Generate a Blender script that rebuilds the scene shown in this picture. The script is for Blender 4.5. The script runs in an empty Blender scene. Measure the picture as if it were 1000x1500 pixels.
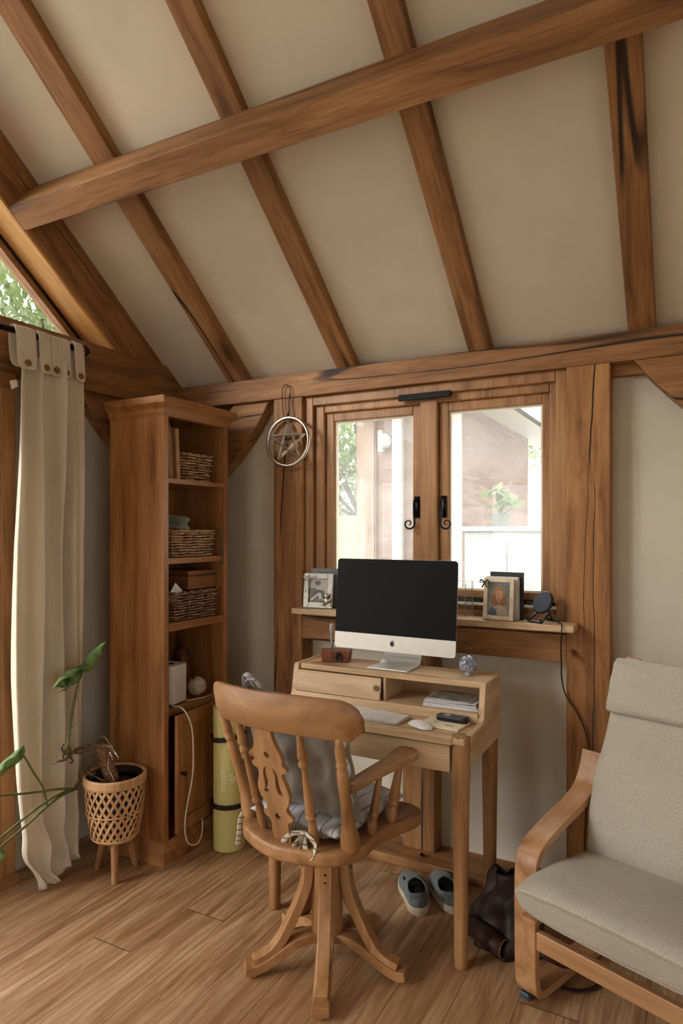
SUN_E = 3.2
EXPO = -0.1
import bpy, bmesh, math, random
from mathutils import Vector, Matrix, Euler
random.seed(7)
D = bpy.data
SC = bpy.context.scene
COL = SC.collection
PI = math.pi

# ------------------------------------------------------------------ materials
def srgb(r, g, b):
    def f(c):
        c /= 255.0
        return c / 12.92 if c <= 0.04045 else ((c + 0.055) / 1.055) ** 2.4
    return (f(r), f(g), f(b), 1.0)

class NT:
    """small helper round a node tree"""
    def __init__(s, name):
        s.m = D.materials.new(name); s.m.use_nodes = True
        s.t = s.m.node_tree; s.t.nodes.clear()
        s.out = s.t.nodes.new('ShaderNodeOutputMaterial')
    def n(s, kind, **kw):
        nd = s.t.nodes.new('ShaderNode' + kind)
        for k, v in kw.items():
            if k.startswith('_'):
                setattr(nd, k[1:], v)
        for k, v in kw.items():
            if not k.startswith('_'):
                key = int(k[1:]) if k[0] == 'i' and k[1:].isdigit() else k.replace('__', ' ')
                s.set(nd.inputs[key], v)
        return nd
    def set(s, sock, v):
        if isinstance(v, bpy.types.NodeSocket): s.t.links.new(v, sock)
        elif isinstance(v, bpy.types.Node): s.t.links.new(v.outputs[0], sock)
        else: sock.default_value = v
    def math(s, op, a, b=None, c=None, clamp=False):
        nd = s.t.nodes.new('ShaderNodeMath'); nd.operation = op; nd.use_clamp = clamp
        s.set(nd.inputs[0], a)
        if b is not None: s.set(nd.inputs[1], b)
        if c is not None: s.set(nd.inputs[2], c)
        return nd.outputs[0]
    def vmath(s, op, a, b=None):
        nd = s.t.nodes.new('ShaderNodeVectorMath'); nd.operation = op
        s.set(nd.inputs[0], a)
        if b is not None: s.set(nd.inputs[1], b)
        return nd.outputs[0]
    def mix(s, f, a, b, mode='MIX'):
        nd = s.t.nodes.new('ShaderNodeMix'); nd.data_type = 'RGBA'; nd.blend_type = mode
        nd.clamp_factor = True
        s.set(nd.inputs[0], f); s.set(nd.inputs[6], a); s.set(nd.inputs[7], b)
        return nd.outputs[2]
    def ramp(s, f, *stops):
        nd = s.t.nodes.new('ShaderNodeValToRGB')
        el = nd.color_ramp.elements
        while len(el) < len(stops): el.new(0.5)
        for e, (p, c) in zip(el, stops):
            e.position = p; e.color = c if len(c) == 4 else (*c, 1)
        s.set(nd.inputs[0], f)
        return nd.outputs[0]
    def maprange(s, v, a, b, c=0.0, d=1.0, smooth=True):
        nd = s.t.nodes.new('ShaderNodeMapRange'); nd.clamp = True
        if smooth: nd.interpolation_type = 'SMOOTHSTEP'
        for i, x in enumerate((v, a, b, c, d)): s.set(nd.inputs[i], x)
        return nd.outputs[0]
    def noise(s, vec, scale=5, detail=3, rough=0.5, dist=0.0, out=0):
        nd = s.n('TexNoise'); s.set(nd.inputs['Vector'], vec)
        nd.inputs['Scale'].default_value = scale; nd.inputs['Detail'].default_value = detail
        nd.inputs['Roughness'].default_value = rough; nd.inputs['Distortion'].default_value = dist
        return nd.outputs[out]
    def obj(s, rnd=True):
        tc = s.n('TexCoord').outputs['Object']
        if not rnd: return tc
        oi = s.n('ObjectInfo').outputs['Random']
        c = s.n('CombineXYZ'); s.set(c.inputs[0], s.math('MULTIPLY', oi, 17.3)); s.set(c.inputs[1], s.math('MULTIPLY', oi, 9.1)); s.set(c.inputs[2], s.math('MULTIPLY', oi, 23.7))
        return s.vmath('ADD', tc, c.outputs[0])
    def scale(s, vec, x, y, z):
        return s.vmath('MULTIPLY', vec, (x, y, z))
    def bsdf(s, color, rough=0.5, bump=None, bstr=0.2, bdist=0.01, **kw):
        b = s.n('BsdfPrincipled')
        s.set(b.inputs['Base Color'], color); s.set(b.inputs['Roughness'], rough)
        for k, v in kw.items(): s.set(b.inputs[k.replace('__', ' ')], v)
        if bump is not None:
            bp = s.n('Bump'); bp.inputs['Strength'].default_value = bstr; bp.inputs['Distance'].default_value = bdist
            s.set(bp.inputs['Height'], bump); s.set(b.inputs['Normal'], bp.outputs[0])
        s.set(s.out.inputs[0], b.outputs[0])
        return b

def axscale(axis, lon, lat):
    return tuple(lon if a == axis else lat for a in 'xyz')

def wood(name, axis='z', light=(196, 140, 86), mid=(165, 108, 60), dark=(112, 68, 36), rough=0.5,
         knots=0.5, cracks=0.0, fine=0.35, cscale=1.0, figure=1.0, tone=0.0, spec=0.4, amp=1.0):
    t = NT(name); P = t.obj()
    A = t.scale(P, *axscale(axis, 1.1 * cscale, 11 * cscale))
    warp = t.noise(t.scale(P, *axscale(axis, 1.3, 3.0)), 1.6, 2, 0.5, 0, 1)
    A = t.vmath('ADD', A, t.vmath('MULTIPLY', warp, (0.8 * figure,) * 3))
    g = t.noise(A, 1.6, 6, 0.6, 0.45 * figure)
    col = t.ramp(g, (0.30, srgb(*dark)), (0.47, srgb(*mid)), (0.68, srgb(*light)))
    # growth rings (cathedral figure)
    w = t.n('TexWave', _wave_type='BANDS', _bands_direction={'x': 'Y', 'y': 'X', 'z': 'X'}[axis])
    t.set(w.inputs['Vector'], t.scale(P, *axscale(axis, 0.5, 1.0)))
    w.inputs['Scale'].default_value = 14 * cscale; w.inputs['Distortion'].default_value = 9 * figure
    w.inputs['Detail'].default_value = 2; w.inputs['Detail Scale'].default_value = 0.55
    col = t.mix(t.math('MULTIPLY', t.maprange(w.outputs[0], 0.55, 0.95), 0.15 * amp), col, srgb(*dark))
    # fine fibres
    f = t.noise(t.scale(P, *axscale(axis, 6, 190)), 1.0, 3, 0.6)
    col = t.mix(t.math('MULTIPLY', t.maprange(f, 0.5, 0.72), fine * amp), col, srgb(*[c * 0.72 for c in dark]))
    # broad tone shifts
    b = t.noise(P, 1.3, 2)
    col = t.mix(t.math('MULTIPLY', t.maprange(b, 0.4, 0.7), 0.25), col, srgb(*[min(255, c * 0.82) for c in mid]))
    bump = t.math('ADD', t.math('MULTIPLY', f, 0.5), g)
    if knots > 0:
        v = t.n('TexVoronoi', _feature='F1')
        t.set(v.inputs['Vector'], t.vmath('ADD', t.scale(P, *axscale(axis, 1.5, 4.3)), t.vmath('MULTIPLY', warp, (0.25,) * 3)))
        v.inputs['Scale'].default_value = 1.0
        sep = t.n('SeparateColor'); t.set(sep.inputs[0], v.outputs['Color'])
        gate = t.math('GREATER_THAN', sep.outputs[0], 1 - knots * 0.6)
        k1 = t.math('MULTIPLY', t.maprange(v.outputs['Distance'], 0.15, 0.03), gate)
        k2 = t.math('MULTIPLY', t.maprange(v.outputs['Distance'], 0.34, 0.05), gate)
        col = t.mix(t.math('MULTIPLY', k2, 0.45), col, srgb(*dark))
        col = t.mix(t.math('MULTIPLY', k1, 0.7), col, srgb(*[c * 0.5 for c in dark]))
    if cracks > 0:
        c = t.noise(t.scale(P, *axscale(axis, 0.22, 4.2)), 1.1, 2, 0.4)
        c = t.math('ABSOLUTE', t.math('SUBTRACT', c, 0.52))
        gate = t.maprange(t.noise(t.scale(P, *axscale(axis, 0.8, 2.0)), 1.7, 1), 0.42, 0.55)
        m = t.math('MULTIPLY', t.maprange(c, 0.010, 0.003), gate)
        col = t.mix(t.math('MULTIPLY', m, cracks), col, srgb(30, 17, 10))
        bump = t.math('SUBTRACT', bump, t.math('MULTIPLY', m, 4.0))
    t.bsdf(col, rough, bump, 0.22, 0.004, **{'Specular__IOR__Level': spec})
    return t.m

def plain(name, col, rough=0.5, metal=0.0, var=0.06, scale=30, bstr=0.0, bscale=200, **kw):
    t = NT(name); P = t.obj()
    n = t.noise(P, scale, 3)
    c = t.mix(t.maprange(n, 0.3, 0.7), srgb(*col), srgb(*[max(0, x * (1 - var * 2)) for x in col]))
    bump = t.noise(P, bscale, 2) if bstr else None
    t.bsdf(c, rough, bump, bstr, 0.002, Metallic=metal, **kw)
    return t.m

def fabric(name, col, col2=None, rough=0.95, weave=420, bstr=0.35, blot=0.2, stripes=None, thin=0.0):
    t = NT(name); P = t.obj(False)
    col2 = col2 or tuple(c * 0.86 for c in col)
    n = t.noise(P, 5, 4, 0.6)
    c = t.mix(t.math('MULTIPLY', t.maprange(n, 0.35, 0.7), blot * 3), srgb(*col), srgb(*col2))
    ch = t.n('TexVoronoi', _feature='F1'); t.set(ch.inputs['Vector'], P); ch.inputs['Scale'].default_value = weave
    c = t.mix(t.math('MULTIPLY', t.maprange(ch.outputs['Distance'], 0.25, 0.75), 0.3), c, srgb(*[x * 0.7 for x in col]))
    if stripes:
        ax, per, wd, sc = stripes
        sep = t.n('SeparateXYZ'); t.set(sep.inputs[0], P)
        x = t.math('FRACT', t.math('MULTIPLY', sep.outputs['xyz'.index(ax)], 1 / per))
        x = t.math('ABSOLUTE', t.math('SUBTRACT', x, 0.5))
        m = t.math('LESS_THAN', x, wd)
        c = t.mix(t.math('MULTIPLY', m, 0.8), c, srgb(*sc))
    bs = t.bsdf(c, rough, ch.outputs['Distance'], bstr, 0.001, **{'Sheen__Weight': 0.15, 'Specular__IOR__Level': 0.15})
    if thin:          # light cloth lets some daylight through
        tl = t.n('BsdfTranslucent'); t.set(tl.inputs[0], c); mx = t.n('MixShader'); mx.inputs[0].default_value = thin
        t.set(mx.inputs[1], bs.outputs[0]); t.set(mx.inputs[2], tl.outputs[0]); t.set(t.out.inputs[0], mx.outputs[0])
    return t.m

M = {}
OAKB = dict(light=(176, 130, 83), mid=(149, 104, 62), dark=(99, 65, 38))
for a in 'xyz':
    M['beam_' + a] = wood('oak_beam_' + a, a, rough=0.62, knots=0.7, cracks=0.95, fine=0.5, figure=0.9, **OAKB)
    M['join_' + a] = wood('oak_joinery_' + a, a, (182, 136, 88), (160, 114, 69), (116, 79, 46), rough=0.42, knots=0.0, fine=0.25, figure=0.4)
    M['shelf_' + a] = wood('oak_bookcase_' + a, a, (184, 134, 84), (160, 109, 63), (112, 72, 40), rough=0.38, knots=0.9, fine=0.2, figure=0.6)
    M['desk_' + a] = wood('oak_desk_' + a, a, (216, 188, 151), (200, 168, 129), (168, 132, 95), rough=0.40, knots=0.12, fine=0.4, figure=0.45, amp=0.8)
    M['leg_' + a] = wood('oak_leg_' + a, a, (180, 138, 94), (158, 115, 73), (118, 81, 48), rough=0.5, knots=0.0, fine=0.35, figure=0.4)
    M['beech_' + a] = wood('beech_' + a, a, (180, 137, 93), (157, 113, 72), (126, 87, 53), rough=0.40, knots=0.0, fine=0.18, figure=0.3, amp=0.6, spec=0.5)
    M['bent_' + a] = wood('bentwood_' + a, a, (196, 152, 108), (172, 126, 84), (138, 96, 60), rough=0.3, knots=0.0, fine=0.3, figure=0.2, amp=0.6, spec=0.5)

def plaster(name, col):
    t = NT(name); P = t.obj(False)
    n = t.noise(P, 2.2, 4, 0.6)
    c = t.mix(t.maprange(n, 0.3, 0.75), srgb(*col), srgb(*[x * 0.95 for x in col]))
    t.bsdf(c, 0.9, t.noise(P, 55, 4, 0.6), 0.12, 0.004, **{'Specular__IOR__Level': 0.2})
    return t.m
M['plaster'] = plaster('cream_plaster', (214, 208, 190))
M['ceiling'] = plaster('ceiling_plaster', (220, 208, 188))

def floor_mat():
    t = NT('oak_plank_floor'); P = t.n('TexCoord').outputs['Object']
    s = t.n('SeparateXYZ'); t.set(s.inputs[0], P)
    W = 0.176
    xr = t.math('ADD', t.math('DIVIDE', s.outputs[0], W), 100.733)
    row = t.math('FLOOR', xr); fx = t.math('FRACT', xr)
    wn = t.n('TexWhiteNoise', _noise_dimensions='1D'); t.set(wn.inputs['W'], row)
    off = t.math('MULTIPLY', wn.outputs[0], 7.0)
    yr = t.math('ADD', t.math('DIVIDE', s.outputs[1], 2.1), off)
    seg = t.math('FLOOR', yr); fy = t.math('FRACT', yr)
    w2 = t.n('TexWhiteNoise', _noise_dimensions='2D')
    cb = t.n('CombineXYZ'); t.set(cb.inputs[0], row); t.set(cb.inputs[1], seg); t.set(w2.inputs['Vector'], cb.outputs[0])
    rnd = w2.outputs[0]
    sh = t.n('CombineXYZ'); t.set(sh.inputs[0], t.math('MULTIPLY', rnd, 31.0)); t.set(sh.inputs[1], t.math('MULTIPLY', rnd, 57.0)); t.set(sh.inputs[2], t.math('MULTIPLY', rnd, 11.0))
    Q = t.vmath('ADD', P, sh.outputs[0])
    warp = t.noise(t.scale(Q, 3, 1.2, 3), 1.5, 2, 0.5, 0, 1)
    A = t.vmath('ADD', t.scale(Q, 14, 1.3, 14), t.vmath('MULTIPLY', warp, (0.9,) * 3))
    g = t.noise(A, 1.5, 6, 0.6, 0.5)
    col = t.ramp(g, (0.32, srgb(134, 98, 66)), (0.46, srgb(172, 134, 96)), (0.66, srgb(208, 174, 136)))
    w = t.n('TexWave', _wave_type='BANDS', _bands_direction='X')
    t.set(w.inputs['Vector'], t.scale(Q, 1.0, 0.35, 1.0)); w.inputs['Scale'].default_value = 11; w.inputs['Distortion'].default_value = 6; w.inputs['Detail Scale'].default_value = 0.6
    col = t.mix(t.math('MULTIPLY', t.maprange(w.outputs[0], 0.55, 0.95), 0.28), col, srgb(132, 90, 54))
    f = t.noise(t.scale(Q, 210, 7, 10), 1.0, 3, 0.6)
    col = t.mix(t.math('MULTIPLY', t.maprange(f, 0.48, 0.7), 0.5), col, srgb(100, 68, 42))
    col = t.mix(t.math('MULTIPLY', rnd, 0.42), col, srgb(142, 104, 70))
    v = t.n('TexVoronoi', _feature='F1'); t.set(v.inputs['Vector'], t.scale(Q, 4.2, 1.5, 1)); v.inputs['Scale'].default_value = 1.0
    sc = t.n('SeparateColor'); t.set(sc.inputs[0], v.outputs['Color'])
    gate = t.math('GREATER_THAN', sc.outputs[0], 0.6)
    col = t.mix(t.math('MULTIPLY', t.math('MULTIPLY', t.maprange(v.outputs['Distance'], 0.3, 0.05), gate), 0.5), col, srgb(112, 72, 42))
    col = t.mix(t.math('MULTIPLY', t.math('MULTIPLY', t.maprange(v.outputs['Distance'], 0.11, 0.04), gate), 0.9), col, srgb(48, 32, 22))
    gx = t.math('MINIMUM', fx, t.math('SUBTRACT', 1.0, fx)); gy = t.math('MINIMUM', fy, t.math('SUBTRACT', 1.0, fy))
    gap = t.math('MAXIMUM', t.maprange(gx, 0.012, 0.004), t.maprange(gy, 0.0018, 0.0006))
    col = t.mix(t.math('MULTIPLY', gap, 0.7), col, srgb(70, 44, 26))
    rough = t.maprange(g, 0.3, 0.7, 0.38, 0.5)
    t.bsdf(col, rough, t.math('SUBTRACT', t.math('MULTIPLY', f, 0.4), t.math('MULTIPLY', gap, 2.0)), 0.2, 0.003, **{'Specular__IOR__Level': 0.45})
    return t.m
M['floor'] = floor_mat()

def glass_mat(name='window_glass', haze=0.0, tint=(1, 1, 1, 1)):
    t = NT(name)
    ge = t.n('NewGeometry'); dt = t.n('VectorMath', _operation='DOT_PRODUCT'); t.set(dt.inputs[0], ge.outputs['Normal']); t.set(dt.inputs[1], ge.outputs['Incoming'])
    sch = t.math('POWER', t.math('SUBTRACT', 1.0, t.math('ABSOLUTE', dt.outputs['Value'])), 5.0)
    fr = t.math('ADD', 0.04, t.math('MULTIPLY', sch, 0.96), clamp=True)
    tr = t.n('BsdfTransparent'); tr.inputs[0].default_value = tint
    gl = t.n('BsdfGlossy'); gl.inputs['Roughness'].default_value = 0.01
    mx = t.n('MixShader'); t.set(mx.inputs[0], fr); t.set(mx.inputs[1], tr.outputs[0]); t.set(mx.inputs[2], gl.outputs[0])
    last = mx
    if haze > 0:   # dust film that also imitates glare and reflections on the panes
        tl = t.n('BsdfTranslucent'); tl.inputs[0].default_value = (0.95, 0.96, 0.95, 1)
        nz = t.noise(t.n('TexCoord').outputs['Object'], 3.0, 4, 0.6)
        m2 = t.n('MixShader'); t.set(m2.inputs[0], t.maprange(nz, 0.3, 0.75, haze * 0.6, haze * 1.5)); t.set(m2.inputs[1], mx.outputs[0]); t.set(m2.inputs[2], tl.outputs[0])
        last = m2
    t.set(t.out.inputs[0], last.outputs[0])
    return t.m
M['glass'] = glass_mat()
M['glass_dust_glare'] = glass_mat('dust_glare_window_glass', 0.09)
M['black_metal'] = plain('black_iron', (22, 21, 20), 0.4, 0.6)
M['black_plastic'] = plain('black_plastic', (18, 18, 19), 0.4)
M['black_matte'] = plain('black_matte', (14, 13, 13), 0.8)
M['white_plastic'] = plain('white_plastic', (228, 226, 222), 0.35, var=0.01)
M['white_bead'] = plain('white_glazing_bead', (236, 226, 206), 0.5, var=0.02)
M['grey_seal'] = plain('grey_seal', (110, 112, 108), 0.6)
M['alu'] = plain('brushed_aluminium', (205, 205, 205), 0.32, 0.85, var=0.01)
M['steel'] = plain('polished_steel', (196, 190, 176), 0.24, 0.9, var=0.03)
M['paper'] = plain('paper', (232, 228, 218), 0.8, var=0.02)
M['cream_paper'] = plain('cream_paper', (240, 228, 200), 0.8, var=0.02)

# ------------------------------------------------------------------ mesh helpers
class MB:
    def __init__(s): s.bm = bmesh.new()
    def _xf(s, vs, m):
        if m is not None: bmesh.ops.transform(s.bm, matrix=m, verts=vs)
        return vs
    def box(s, x0, x1, y0, y1, z0, z1, m=None):
        r = bmesh.ops.create_cube(s.bm, size=1.0)['verts']
        for v in r:
            v.co = Vector(((x0 + x1) / 2 + v.co.x * (x1 - x0), (y0 + y1) / 2 + v.co.y * (y1 - y0), (z0 + z1) / 2 + v.co.z * (z1 - z0)))
        s._xf(r, m); return s
    def prism(s, pts, ext, m=None):
        """planar polygon pts (3-D) extruded by vector ext"""
        ext = Vector(ext)
        a = [s.bm.verts.new(Vector(p)) for p in pts]; b = [s.bm.verts.new(Vector(p) + ext) for p in pts]
        n = len(pts)
        fs = [s.bm.faces.new(a[::-1]), s.bm.faces.new(b)]
        for i in range(n): fs.append(s.bm.faces.new((a[i], a[(i + 1) % n], b[(i + 1) % n], b[i])))
        bmesh.ops.recalc_face_normals(s.bm, faces=fs)
        s._xf(a + b, m); return s
    def tube(s, pts, r, seg=8, cap=True, closed=False, m=None, flat=None):
        pts = [Vector(p) for p in pts]; n = len(pts)
        rr = r if isinstance(r, (list, tuple)) else [r] * n
        up = None; rings = []
        for i in range(n):
            if closed: d = pts[(i + 1) % n] - pts[(i - 1) % n]
            else: d = pts[min(i + 1, n - 1)] - pts[max(i - 1, 0)]
            d.normalize()
            if up is None:
                up = Vector((0, 0, 1)) if abs(d.z) < 0.9 else Vector((1, 0, 0))
            x = up - d * up.dot(d)
            if x.length < 1e-5: x = d.orthogonal()
            x.normalize(); up = x; y = d.cross(x)
            fa, fb = flat if flat else (1, 1)
            rings.append([s.bm.verts.new(pts[i] + x * (rr[i] * fa * math.cos(2 * PI * k / seg)) + y * (rr[i] * fb * math.sin(2 * PI * k / seg))) for k in range(seg)])
        N = n if closed else n - 1
        for i in range(N):
            a, b = rings[i], rings[(i + 1) % n]
            for k in range(seg): s.bm.faces.new((a[k], a[(k + 1) % seg], b[(k + 1) % seg], b[k]))
        if cap and not closed:
            s.bm.faces.new(rings[0][::-1]); s.bm.faces.new(rings[-1])
        vs = [v for q in rings for v in q]
        s._xf(vs, m); return s
    def lathe(s, prof, m=None, seg=24, cx=0, cy=0):
        """prof: (radius, z) list round the z axis"""
        rings = []
        for r, z in prof:
            rings.append([s.bm.verts.new((cx + r * math.cos(2 * PI * k / seg), cy + r * math.sin(2 * PI * k / seg), z)) for k in range(seg)])
        for a, b in zip(rings, rings[1:]):
            for k in range(seg): s.bm.faces.new((a[k], a[(k + 1) % seg], b[(k + 1) % seg], b[k]))
        if prof[0][0] > 1e-5: s.bm.faces.new(rings[0][::-1])
        if prof[-1][0] > 1e-5: s.bm.faces.new(rings[-1])
        vs = [v for q in rings for v in q]
        s._xf(vs, m); return s
    def turned(s, p0, p1, prof, seg=14):
        """lathe between two points; prof: (t 0..1, radius)"""
        p0 = Vector(p0); p1 = Vector(p1); d = p1 - p0
        m = Matrix.Translation(p0) @ d.to_track_quat('Z', 'Y').to_matrix().to_4x4()
        return s.lathe([(r, t * d.length) for t, r in prof], m, seg)
    def sphere(s, c, r, seg=24, m=None, sc=(1, 1, 1)):
        vs = bmesh.ops.create_uvsphere(s.bm, u_segments=seg, v_segments=max(6, seg // 2), radius=r)['verts']
        for v in vs: v.co = Vector((v.co.x * sc[0], v.co.y * sc[1], v.co.z * sc[2]))
        if m is not None: bmesh.ops.transform(s.bm, matrix=m, verts=vs)
        for v in vs: v.co += Vector(c)
        return s
    def grid(s, fn, nu, nv, closed_u=False):
        """surface fn(u,v) u,v in 0..1"""
        g = [[s.bm.verts.new(Vector(fn(i / nu, j / nv))) for j in range(nv + 1)] for i in range(nu if closed_u else nu + 1)]
        for i in range(nu):
            a, b = g[i], g[(i + 1) % len(g)]
            for j in range(nv): s.bm.faces.new((a[j], b[j], b[j + 1], a[j + 1]))
        return s
    def strip(s, secs, cap=True):
        """loft closed sections (lists of points)"""
        rings = [[s.bm.verts.new(Vector(p)) for p in sec] for sec in secs]
        n = len(rings[0])
        for a, b in zip(rings, rings[1:]):
            for k in range(n): s.bm.faces.new((a[k], a[(k + 1) % n], b[(k + 1) % n], b[k]))
        if cap: s.bm.faces.new(rings[0][::-1]); s.bm.faces.new(rings[-1])
        return s
    def build(s, name, mat, parent=None, smooth=False, bevel=0, seg=2, sub=0, solid=0, auto=None, kind=None, label=None):
        me = D.meshes.new(name)
        bmesh.ops.recalc_face_normals(s.bm, faces=s.bm.faces)
        s.bm.to_mesh(me); s.bm.free()
        me.materials.append(M[mat] if isinstance(mat, str) else mat)
        o = D.objects.new(name, me); COL.objects.link(o)
        if parent is not None: o.parent = parent
        if smooth:
            for p in me.polygons: p.use_smooth = True
        if solid:
            md = o.modifiers.new('t', 'SOLIDIFY'); md.thickness = solid; md.offset = 0
        if bevel:
            md = o.modifiers.new('b', 'BEVEL'); md.width = bevel; md.segments = seg; md.limit_method = 'ANGLE'; md.angle_limit = math.radians(35)
            md.harden_normals = False
        if sub:
            md = o.modifiers.new('s', 'SUBSURF'); md.levels = sub; md.render_levels = sub
        if kind: o['kind'] = kind
        if label: o['label'] = label
        return o

def tag(o, label=None, cat=None, group=None, kind=None):
    if label: o['label'] = label
    if cat: o['category'] = cat
    if group: o['group'] = group
    if kind: o['kind'] = kind
    return o
def thing(name, label, cat, loc=(0, 0, 0), rz=0, group=None, kind=None):
    o = D.objects.new(name, None); COL.objects.link(o); o.empty_display_size = 0.05
    o.location = loc; o.rotation_euler = (0, 0, rz)
    return tag(o, label, cat, group, kind)
def catmull(P, n=8, closed=False):
    P = [Vector(p) for p in P]; out = []
    N = len(P); R = N if closed else N - 1
    for i in range(R):
        if closed: a, b, c, d = P[(i - 1) % N], P[i], P[(i + 1) % N], P[(i + 2) % N]
        else: a, b, c, d = P[max(i - 1, 0)], P[i], P[i + 1], P[min(i + 2, N - 1)]
        for k in range(n):
            t = k / n
            out.append(0.5 * ((2 * b) + (c - a) * t + (2 * a - 5 * b + 4 * c - d) * t * t + (3 * b - a - 3 * c + d) * t ** 3))
    if not closed: out.append(P[-1])
    return out
def rotz(a): return Matrix.Rotation(a, 4, 'Z')
def T(x, y, z): return Matrix.Translation((x, y, z))
# ------------------------------------------------------------------ the room
AL = math.radians(38.8); CA, SA = math.cos(AL), math.sin(AL)
Y0, Z0 = 2.73, 2.206              # the line where the rafter undersides meet the wall plate
YR = 0.23                         # ridge
XL, XR, YB = -2.50, 2.3, -2.27
def roof(s, e):                   # (y, z) s metres up the slope, e metres below the rafter underside
    return (Y0 - s * CA - e * SA, Z0 + s * SA - e * CA)
SR = (Y0 - YR) / CA
def slope_prism(b, x0, x1, s0, s1, e0, e1, mirror=False):
    q = [roof(s0, e0), roof(s1, e0), roof(s1, e1), roof(s0, e1)]
    if mirror: q = [(2 * YR - y, z) for y, z in q]
    b.prism([(x0, y, z) for y, z in q], (x1 - x0, 0, 0)); return b

b = MB(); b.box(-2.9, 2.5, -2.6, 3.1, -0.12, 0.0); o = b.build('floor', 'floor'); tag(o, 'wide oak plank floor', kind='structure')

# back wall (plaster) with the window opening
b = MB()
WX0, WX1, WZ0, WZ1 = -1.66, -0.44, 1.06, 2.08
b.box(-2.75, WX0, 2.83, 2.98, 0, 2.3); b.box(WX1, 2.5, 2.83, 2.98, 0, 2.3)
b.box(WX0, WX1, 2.83, 2.98, 0, WZ0); b.box(WX0, WX1, 2.83, 2.98, WZ1, 2.3)
o = b.build('wall_back', 'plaster'); tag(o, 'cream plastered wall around the window', kind='structure')
# gable side: plaster strip in the corner and beyond the glazed doors
b = MB(); b.box(-2.70, -2.55, 1.76, 2.83, 0, 2.12); b.box(-2.70, -2.55, -2.5, -1.30, 0, 2.12)
o = b.build('wall_left', 'plaster'); tag(o, 'cream plaster strip between glazed doors and corner', kind='structure')
b = MB()
zr = 4.35
b.prism([(XR, 2.9, 2.08), (XR, -2.5, 2.08), (XR, -2.5, 2.25), (XR, YR, zr), (XR, 2.9, 2.25)], (0.12, 0, 0))
b.box(XR, XR + 0.12, 0.3, 2.9, 0, 2.08); b.box(XR, XR + 0.12, -2.5, -1.9, 0, 2.08)
o = b.build('wall_right', 'plaster'); tag(o, 'cream plastered gable wall', kind='structure')
b = MB(); b.box(-2.7, -2.3, -2.55, -2.40, 0, 2.3); b.box(-0.7, 2.4, -2.55, -2.40, 0, 2.3); b.box(-2.3, -0.7, -2.55, -2.40, 2.08, 2.3); o = b.build('wall_rear', 'plaster'); tag(o, 'cream plastered wall', kind='structure')
b = MB()
slope_prism(b, -2.85, XR + 0.1, -0.3, SR + 0.15, -0.05, -0.17)
slope_prism(b, -2.85, XR + 0.1, -0.3, SR + 0.15, -0.05, -0.17, True)
o = b.build('ceiling', 'ceiling'); tag(o, 'vaulted cream plaster ceiling between oak rafters', kind='structure')

def timber(name_i, bm, mat, label, bevel=0.004, children=()):
    o = bm.build('trim_%d' % name_i, mat, bevel=bevel); tag(o, label, kind='structure'); return o
ti = 1
M['lit_soffit_y'] = wood('lit_soffit_oak', 'y', (222, 176, 112), (206, 154, 90), (170, 116, 62), rough=0.5, knots=0.2, cracks=0.4)  # paler oak: daylight on the gable rafter's soffit put into the colour
# rafters: each is built level and turned into the slope so that its grain runs along it
def rafter(x0, x1, e0, e1, label, s0=-0.12, s1=None, mirror=False, mat='beam_y'):
    global ti
    s1 = SR if s1 is None else s1
    b = MB(); b.box(x0, x1, -s1, -s0, -e1, -e0)
    o = b.build('trim_%d' % ti, mat, bevel=0.005); ti += 1
    o.location = (0, Y0, Z0); o.rotation_euler = (-AL, 0, 0)
    if mirror:
        o.location = (0, 2 * YR - Y0, Z0); o.rotation_euler = (-AL, 0, PI); 
    tag(o, label, kind='structure'); return o
rafter(-2.70, -2.485, -0.05, 0.150, 'deep oak rafter above the glazed gable', mat='beam_y')
rafter(-2.70, -2.488, 0.150, 0.168, 'underside strip of the gable rafter, daylight put into its pale colour', mat='lit_soffit_y')  # added strip that paints the daylit soffit
for x0, x1, lb in ((-2.111, -1.997, 'oak rafter next to the gable, rising from the corner'),
                   (-1.480, -1.384, 'oak rafter landing above the left window post'),
                   (-0.848, -0.752, 'oak rafter landing above the right window pane'),
                   (-0.226, -0.129, 'straight-grained oak rafter right of the right window post')):
    rafter(x0, x1, -0.05, 0.0, lb)
rafter(0.40, 0.50, -0.05, 0.0, 'oak rafter beyond the right rafter')
rafter(1.03, 1.13, -0.05, 0.0, 'oak rafter near the far gable wall')
rafter(-(-2.485), 2.62, -0.05, 0.165, 'deep oak rafter of the front slope above the gable', mirror=True)
# purlin under the rafters
b = MB(); b.box(-2.485, XR, -1.108, -1.008, -0.17, 0.0)
o = timber(ti, b, 'beam_x', 'long oak purlin crossing under the rafters'); ti += 1
o.location = (0, Y0, Z0); o.rotation_euler = (-AL, 0, 0)
b = MB(); b.box(-2.6, XR, YR - 0.05, YR + 0.05, 4.08, 4.26); timber(ti, b, 'beam_x', 'oak ridge beam'); ti += 1
# wall plate, its lower backing rail, sole plate
b = MB(); b.box(-2.47, XR, 2.73, 2.86, 2.092, 2.206); timber(ti, b, 'beam_x', 'oak wall plate above the window'); ti += 1
b = MB(); b.box(-2.5, WX0 - 0.02, 2.79, 2.84, 2.05, 2.093); b.box(-0.29, XR, 2.79, 2.84, 2.05, 2.093); timber(ti, b, 'beam_x', 'dark oak batten under the wall plate'); ti += 1
b = MB(); b.box(-2.5, XR, 2.64, 2.86, 0.0, 0.042); timber(ti, b, 'beam_x', 'oak sole plate along the foot of the wall', bevel=0.006); ti += 1
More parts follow.
